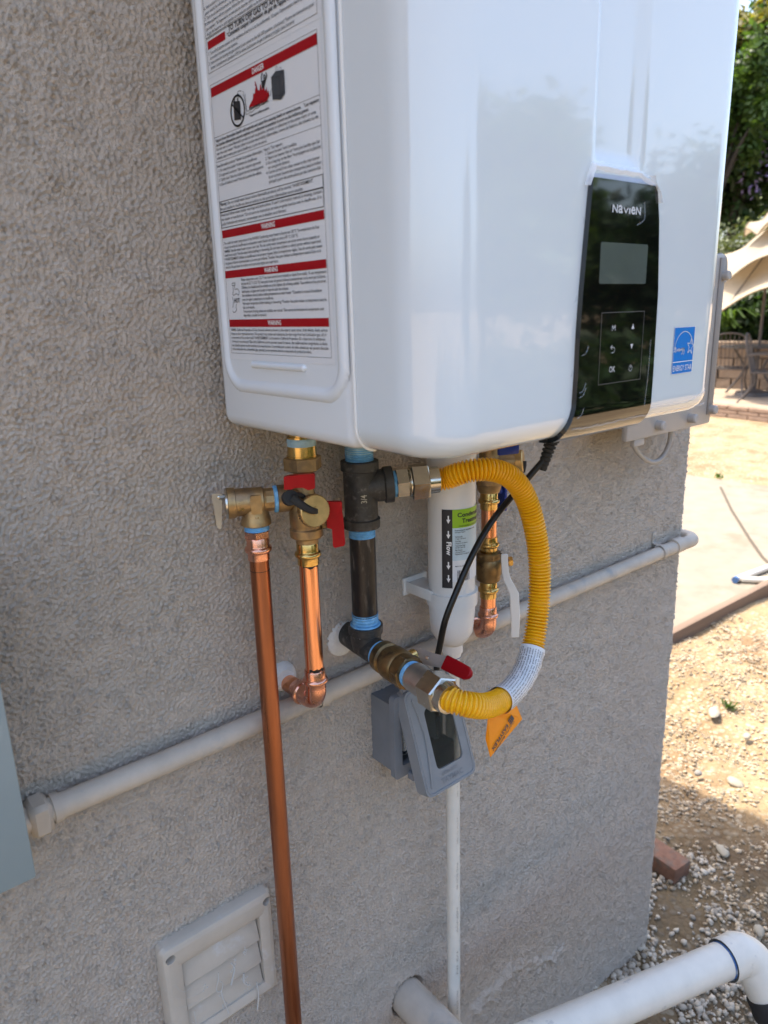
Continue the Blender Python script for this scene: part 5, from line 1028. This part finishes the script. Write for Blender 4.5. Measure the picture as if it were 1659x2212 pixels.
b = MB(); b.lathe([(.70, .48), (.705, .50), (.725, .50), (.73, .48)], (0, 0, 0), UP, 28); obj('tabletop', b, 'bronze', t, local=True)
for k in range(4):
    a = k*math.pi/2+.5; b = MB(); b.tube(curve([V(.30*math.cos(a), .30*math.sin(a), .70), V(.14*math.cos(a), .14*math.sin(a), .36), V(.36*math.cos(a), .36*math.sin(a), 0)], 6), .016, 8); obj('leg', b, 'bronze', t, local=True)
# umbrella, tilted over the furniture: lower and upper canopy tiers
AX = ct[0]-.3; apex = P(1712, 442, X=AX); pl_ = P(1645, 700, X=AX+.1)
t = thing('patio_umbrella', 'beige two-tier patio umbrella tilted over the furniture, dark scalloped piping', 'umbrella', (pl_[0], pl_[1], PZ))
hv = nrm(V(_f[0], _f[1], 0)); RT = np.array(Matrix.Rotation(R(-27), 3, Vector(hv)))
def tier(name, r0, r1, z0, z1, sag, n=8, lift=.12):
    b = MB(); vs = []; K = 12; S_ = 12
    for j in range(S_+1):
        s = j/S_; r = r0+(r1-r0)*s
        for i in range(n*K):
            a = 2*math.pi*i/(n*K)+.35; ph = (i % K)/K; sc = math.sin(ph*math.pi); rr = r*(1-.06*sc*s)
            z = z0+(z1-z0)*(s**.9)-sag*math.sin(s*math.pi)*.5+lift*sc*s**3
            vs.append(apex+RT @ V(rr*math.cos(a), rr*math.sin(a), z))
    m_ = n*K; b.add(vs, [(j*m_+i, (j+1)*m_+i, (j+1)*m_+(i+1) % m_, j*m_+(i+1) % m_) for j in range(S_) for i in range(m_)])
    o = obj(name, b, 'canvas', t, 60); b2 = MB(); b2.tube(vs[S_*m_:]+[vs[S_*m_]], .010, 5, False); obj('piping', b2, 'piping', o)
UR = 1.62
tier('canopy', .25, UR, -.16, -.78, .12); tier('middle_tier', .12, UR*.80, -.02, -.44, .10); tier('top_vent', .01, UR*.42, .08, -.12, .05)
b = MB(); j0 = apex+RT @ V(0, 0, -.75); b.tube([V(pl_[0], pl_[1], PZ), V(pl_[0], pl_[1], j0[2]-.25), j0, apex+RT @ V(0, 0, .1)], .022, 12); obj('pole', b, 'bronze', t)
b = MB(); b.lathe([(0, .28), (.05, .26), (.08, .06)], (pl_[0], pl_[1], PZ), UP, 24); obj('base', b, 'bronze', t)
for k in range(8):
    a = .35+k*math.pi/4; b = MB(); b.tube([apex+RT @ V(0, 0, -.12), apex+RT @ V(UR*.97*math.cos(a), UR*.97*math.sin(a), -.79)], .009, 6); obj('rib', b, 'bronze', t)
# ------------------------------------------------------------ foliage
def cloud(name, clumps, n, size, m, par, seed, flat=1.):
    """leaf-sized faces spread through several clumps; clumps = (centre, radii)"""
    rg = np.random.default_rng(seed); cl = [(np.array(c, float), np.array(r, float)) for c, r in clumps]; wts = np.array([r.prod()**.6 for _, r in cl]); wts /= wts.sum()
    k = rg.choice(len(cl), n, p=wts); C = np.array([c for c, _ in cl])[k]; Rr = np.array([r for _, r in cl])[k]
    d = rg.standard_normal((n, 3)); d /= np.linalg.norm(d, axis=1)[:, None]; rad = rg.random(n)**.42; p = C+d*Rr*rad[:, None]*(1+.16*rg.standard_normal((n, 1)))
    nn = d*.7+rg.standard_normal((n, 3))*.7+V(0, 0, .5); nn /= np.linalg.norm(nn, axis=1)[:, None]; a = np.cross(nn, rg.standard_normal((n, 3))); a /= np.linalg.norm(a, axis=1)[:, None]; c = np.cross(nn, a)
    s = (size*rg.uniform(.6, 1.35, n))[:, None]; v = np.stack([p-a*s, p-c*s*.45-a*s*.1, p+a*s, p+c*s*.45-a*s*.1], 1).reshape(-1, 3)
    f = np.arange(4*n).reshape(n, 4); return link(name, mesh_np(name, v-(wloc(par) if par is not None else 0), f, 0), m, par)
def clumps_in(c, R3, n, seed, rs=(.25, .45)):
    rg = np.random.default_rng(seed); o = []
    for i in range(n):
        d = rg.standard_normal(3); d /= np.linalg.norm(d); r = rg.random()**.5*.8; q = np.array(c)+d*np.array(R3)*r; s = rg.uniform(*rs); o.append((q, np.array(R3)*s))
    return o
def tree(label, base, c, R3, n, size, m, seed, group='trees behind the patio', nc=16, extra=None, name='tree', rs=(.25, .45)):
    t = thing(name, label, 'tree', base, group); base = np.array(base, float); c = np.array(c, float); rg = random.Random(seed)
    b = MB(); tp = curve([base, base*.5+c*.5+V(rg.uniform(-.2, .2), rg.uniform(-.2, .2), 0), c+V(0, 0, R3[2]*.3)], 5); b.tube(tp, [.16*(1-.75*i/(len(tp)-1)) for i in range(len(tp))], 9); tr_ = obj('trunk', b, 'bark', t)
    cl = clumps_in(c, R3, nc, seed, rs); b = MB()
    for q, _ in cl[:10]:
        s0_ = base*.35+c*.65; b.tube(curve([s0_, (s0_+q)/2+V(0, 0, .15), q], 4), [.05*(1-.8*i/8) for i in range(9)], 6)
    obj('limb', b, 'bark', t); cloud('crown', cl, n, size, m, t, seed)
    if extra: cloud(extra[0], clumps_in(c+np.array(extra[4]), np.array(R3)*extra[5], extra[6], seed+1, (.12, .25)), extra[1], extra[2], extra[3], t, seed+2)
    return t
GB = PZ+.7
def at_x(px1, py1, X): return P(px1, py1, X=X)
tc1 = at_x(1620, 300, 16.5); tree('tall dark evergreen tree filling the right edge above the umbrella', (tc1[0], tc1[1], GB), tc1, (1.9, 2.6, 2.3), 34000, .085, L_dark, 1, nc=34, extra=('lilac_flower', 420, .06, L_purple, (-1.2, -.3, -.2), .8, 14))
tc2 = at_x(1650, 20, 15.5); tree('loose olive-yellow tree crown at the top right corner with sky showing through', (tc2[0]+.8, tc2[1]-1.2, GB), tc2, (1.2, 1.5, 1.0), 3600, .085, L_olive, 2, nc=12, rs=(.18, .34))
tc3 = at_x(1590, 230, 14.6); tree('mid green leafy tree beside the heater edge in front of the dark evergreen', (tc3[0], tc3[1]+.2, GB), tc3+V(0, .2, -.1), (.8, 1.0, 1.5), 7500, .075, L_mid, 3, nc=18, rs=(.2, .36))
t = thing('hedge', 'rounded sunlit yellow-green hedge just above the beige umbrella', 'hedge', at_x(1610, 600, 13.8))
hc_ = at_x(1600, 600, 13.9); cloud('foliage', [(hc_+V(0, y, -.0+zz_), (.7, .9, .95)) for y, zz_ in ((-.9, .25), (-.2, .0), (.5, -.2), (1.3, -.45))], 26000, .05, L_hedge, t, 8); b = MB(); b.tube([(hc_[0], hc_[1], GB), tuple(hc_)], .06, 8); obj('stem', b, 'bark', t)
for i, (px1, py1, r, lab) in enumerate(((1575, 690, .55, 'dark low shrub with strap leaves left under the umbrella canopy'), (1632, 672, .6, 'dark shrub behind the umbrella pole above the block wall'), (1700, 690, .6, 'dark shrub at the right edge above the block wall'), (1530, 700, .5, 'dark shrub partly hidden behind the heater above the block wall'))):
    c = at_x(px1, py1, 12.9); t = thing('shrub', lab, 'shrub', (c[0], c[1], GB), 'shrubs above the block wall'); cloud('foliage', [(c+V(0, 0, .05), (r*.7, r, r*.75)), (c+V(.1, .3, -.1), (r*.6, r*.7, r*.6))], 3400, .07, L_dark, t, 30+i); b = MB(); b.tube([(c[0], c[1], GB-.05), tuple(c)], .04, 7); obj('stem', b, 'bark', t)
cA = at_x(1570, 700, 12.6); t = thing('strap_plant', 'plant with long arching green leaves by the umbrella edge', 'plant', (cA[0], cA[1], GB)); b = MB(); rg = random.Random(3)
for k in range(26):
    a = rg.uniform(0, 6.28); l = rg.uniform(.35, .65); d = V(math.cos(a), math.sin(a), 0); o = V(cA[0], cA[1], GB); c_ = curve([o, o+d*l*.4+UP*l*.9, o+d*l*1.1+UP*l*.7], 4); sd_ = np.cross(d, UP)*.022; vs = []
    for q in c_: vs += [q-sd_, q+sd_]
    b.add(vs, [(2*i, 2*i+1, 2*i+3, 2*i+2) for i in range(len(c_)-1)])
obj('leaf_blades', b, L_mid, t, 0)
# trees across the yard on the camera's side: the heater's glossy front mirrors them
for i, (x, y, rx, rz, h, lab) in enumerate(((7.6, -7.4, 2.1, 2.0, 1.0, 'broad garden tree across the yard whose dome shows mirrored in the cover'), (12.6, -8.2, 2.6, 1.9, .9, 'garden tree across the yard right of the domed one'), (2.2, -9.0, 1.5, 1.3, .6, 'lower garden tree across the yard left of the domed one'), (15.5, -5.0, 2.2, 1.6, .7, 'far garden tree across the yard toward the sunlit side'))):
    tree(lab, (x, y, GZ), (x, y, h), (rx, rx, rz), 7000, .16, L_dark if i % 2 else L_mid, 60+i, 'trees across the yard', nc=14)

t = thing('hedge', 'added unseen hedge across the yard, darkens the reflection in the black panel', 'hedge', (5, -3.9, GZ))  # hedge added out of view to darken what the black panel mirrors
cloud('foliage', [((x, -3.9+.2*math.sin(x), GZ+.6), (.9, .5, .75)) for x in np.arange(-3, 15, .9)], 22000, .09, L_dark, t, 77); b = MB(); b.tube([(5, -3.9, GZ), (5, -3.9, GZ+.8)], .05, 7); obj('stem', b, 'bark', t)
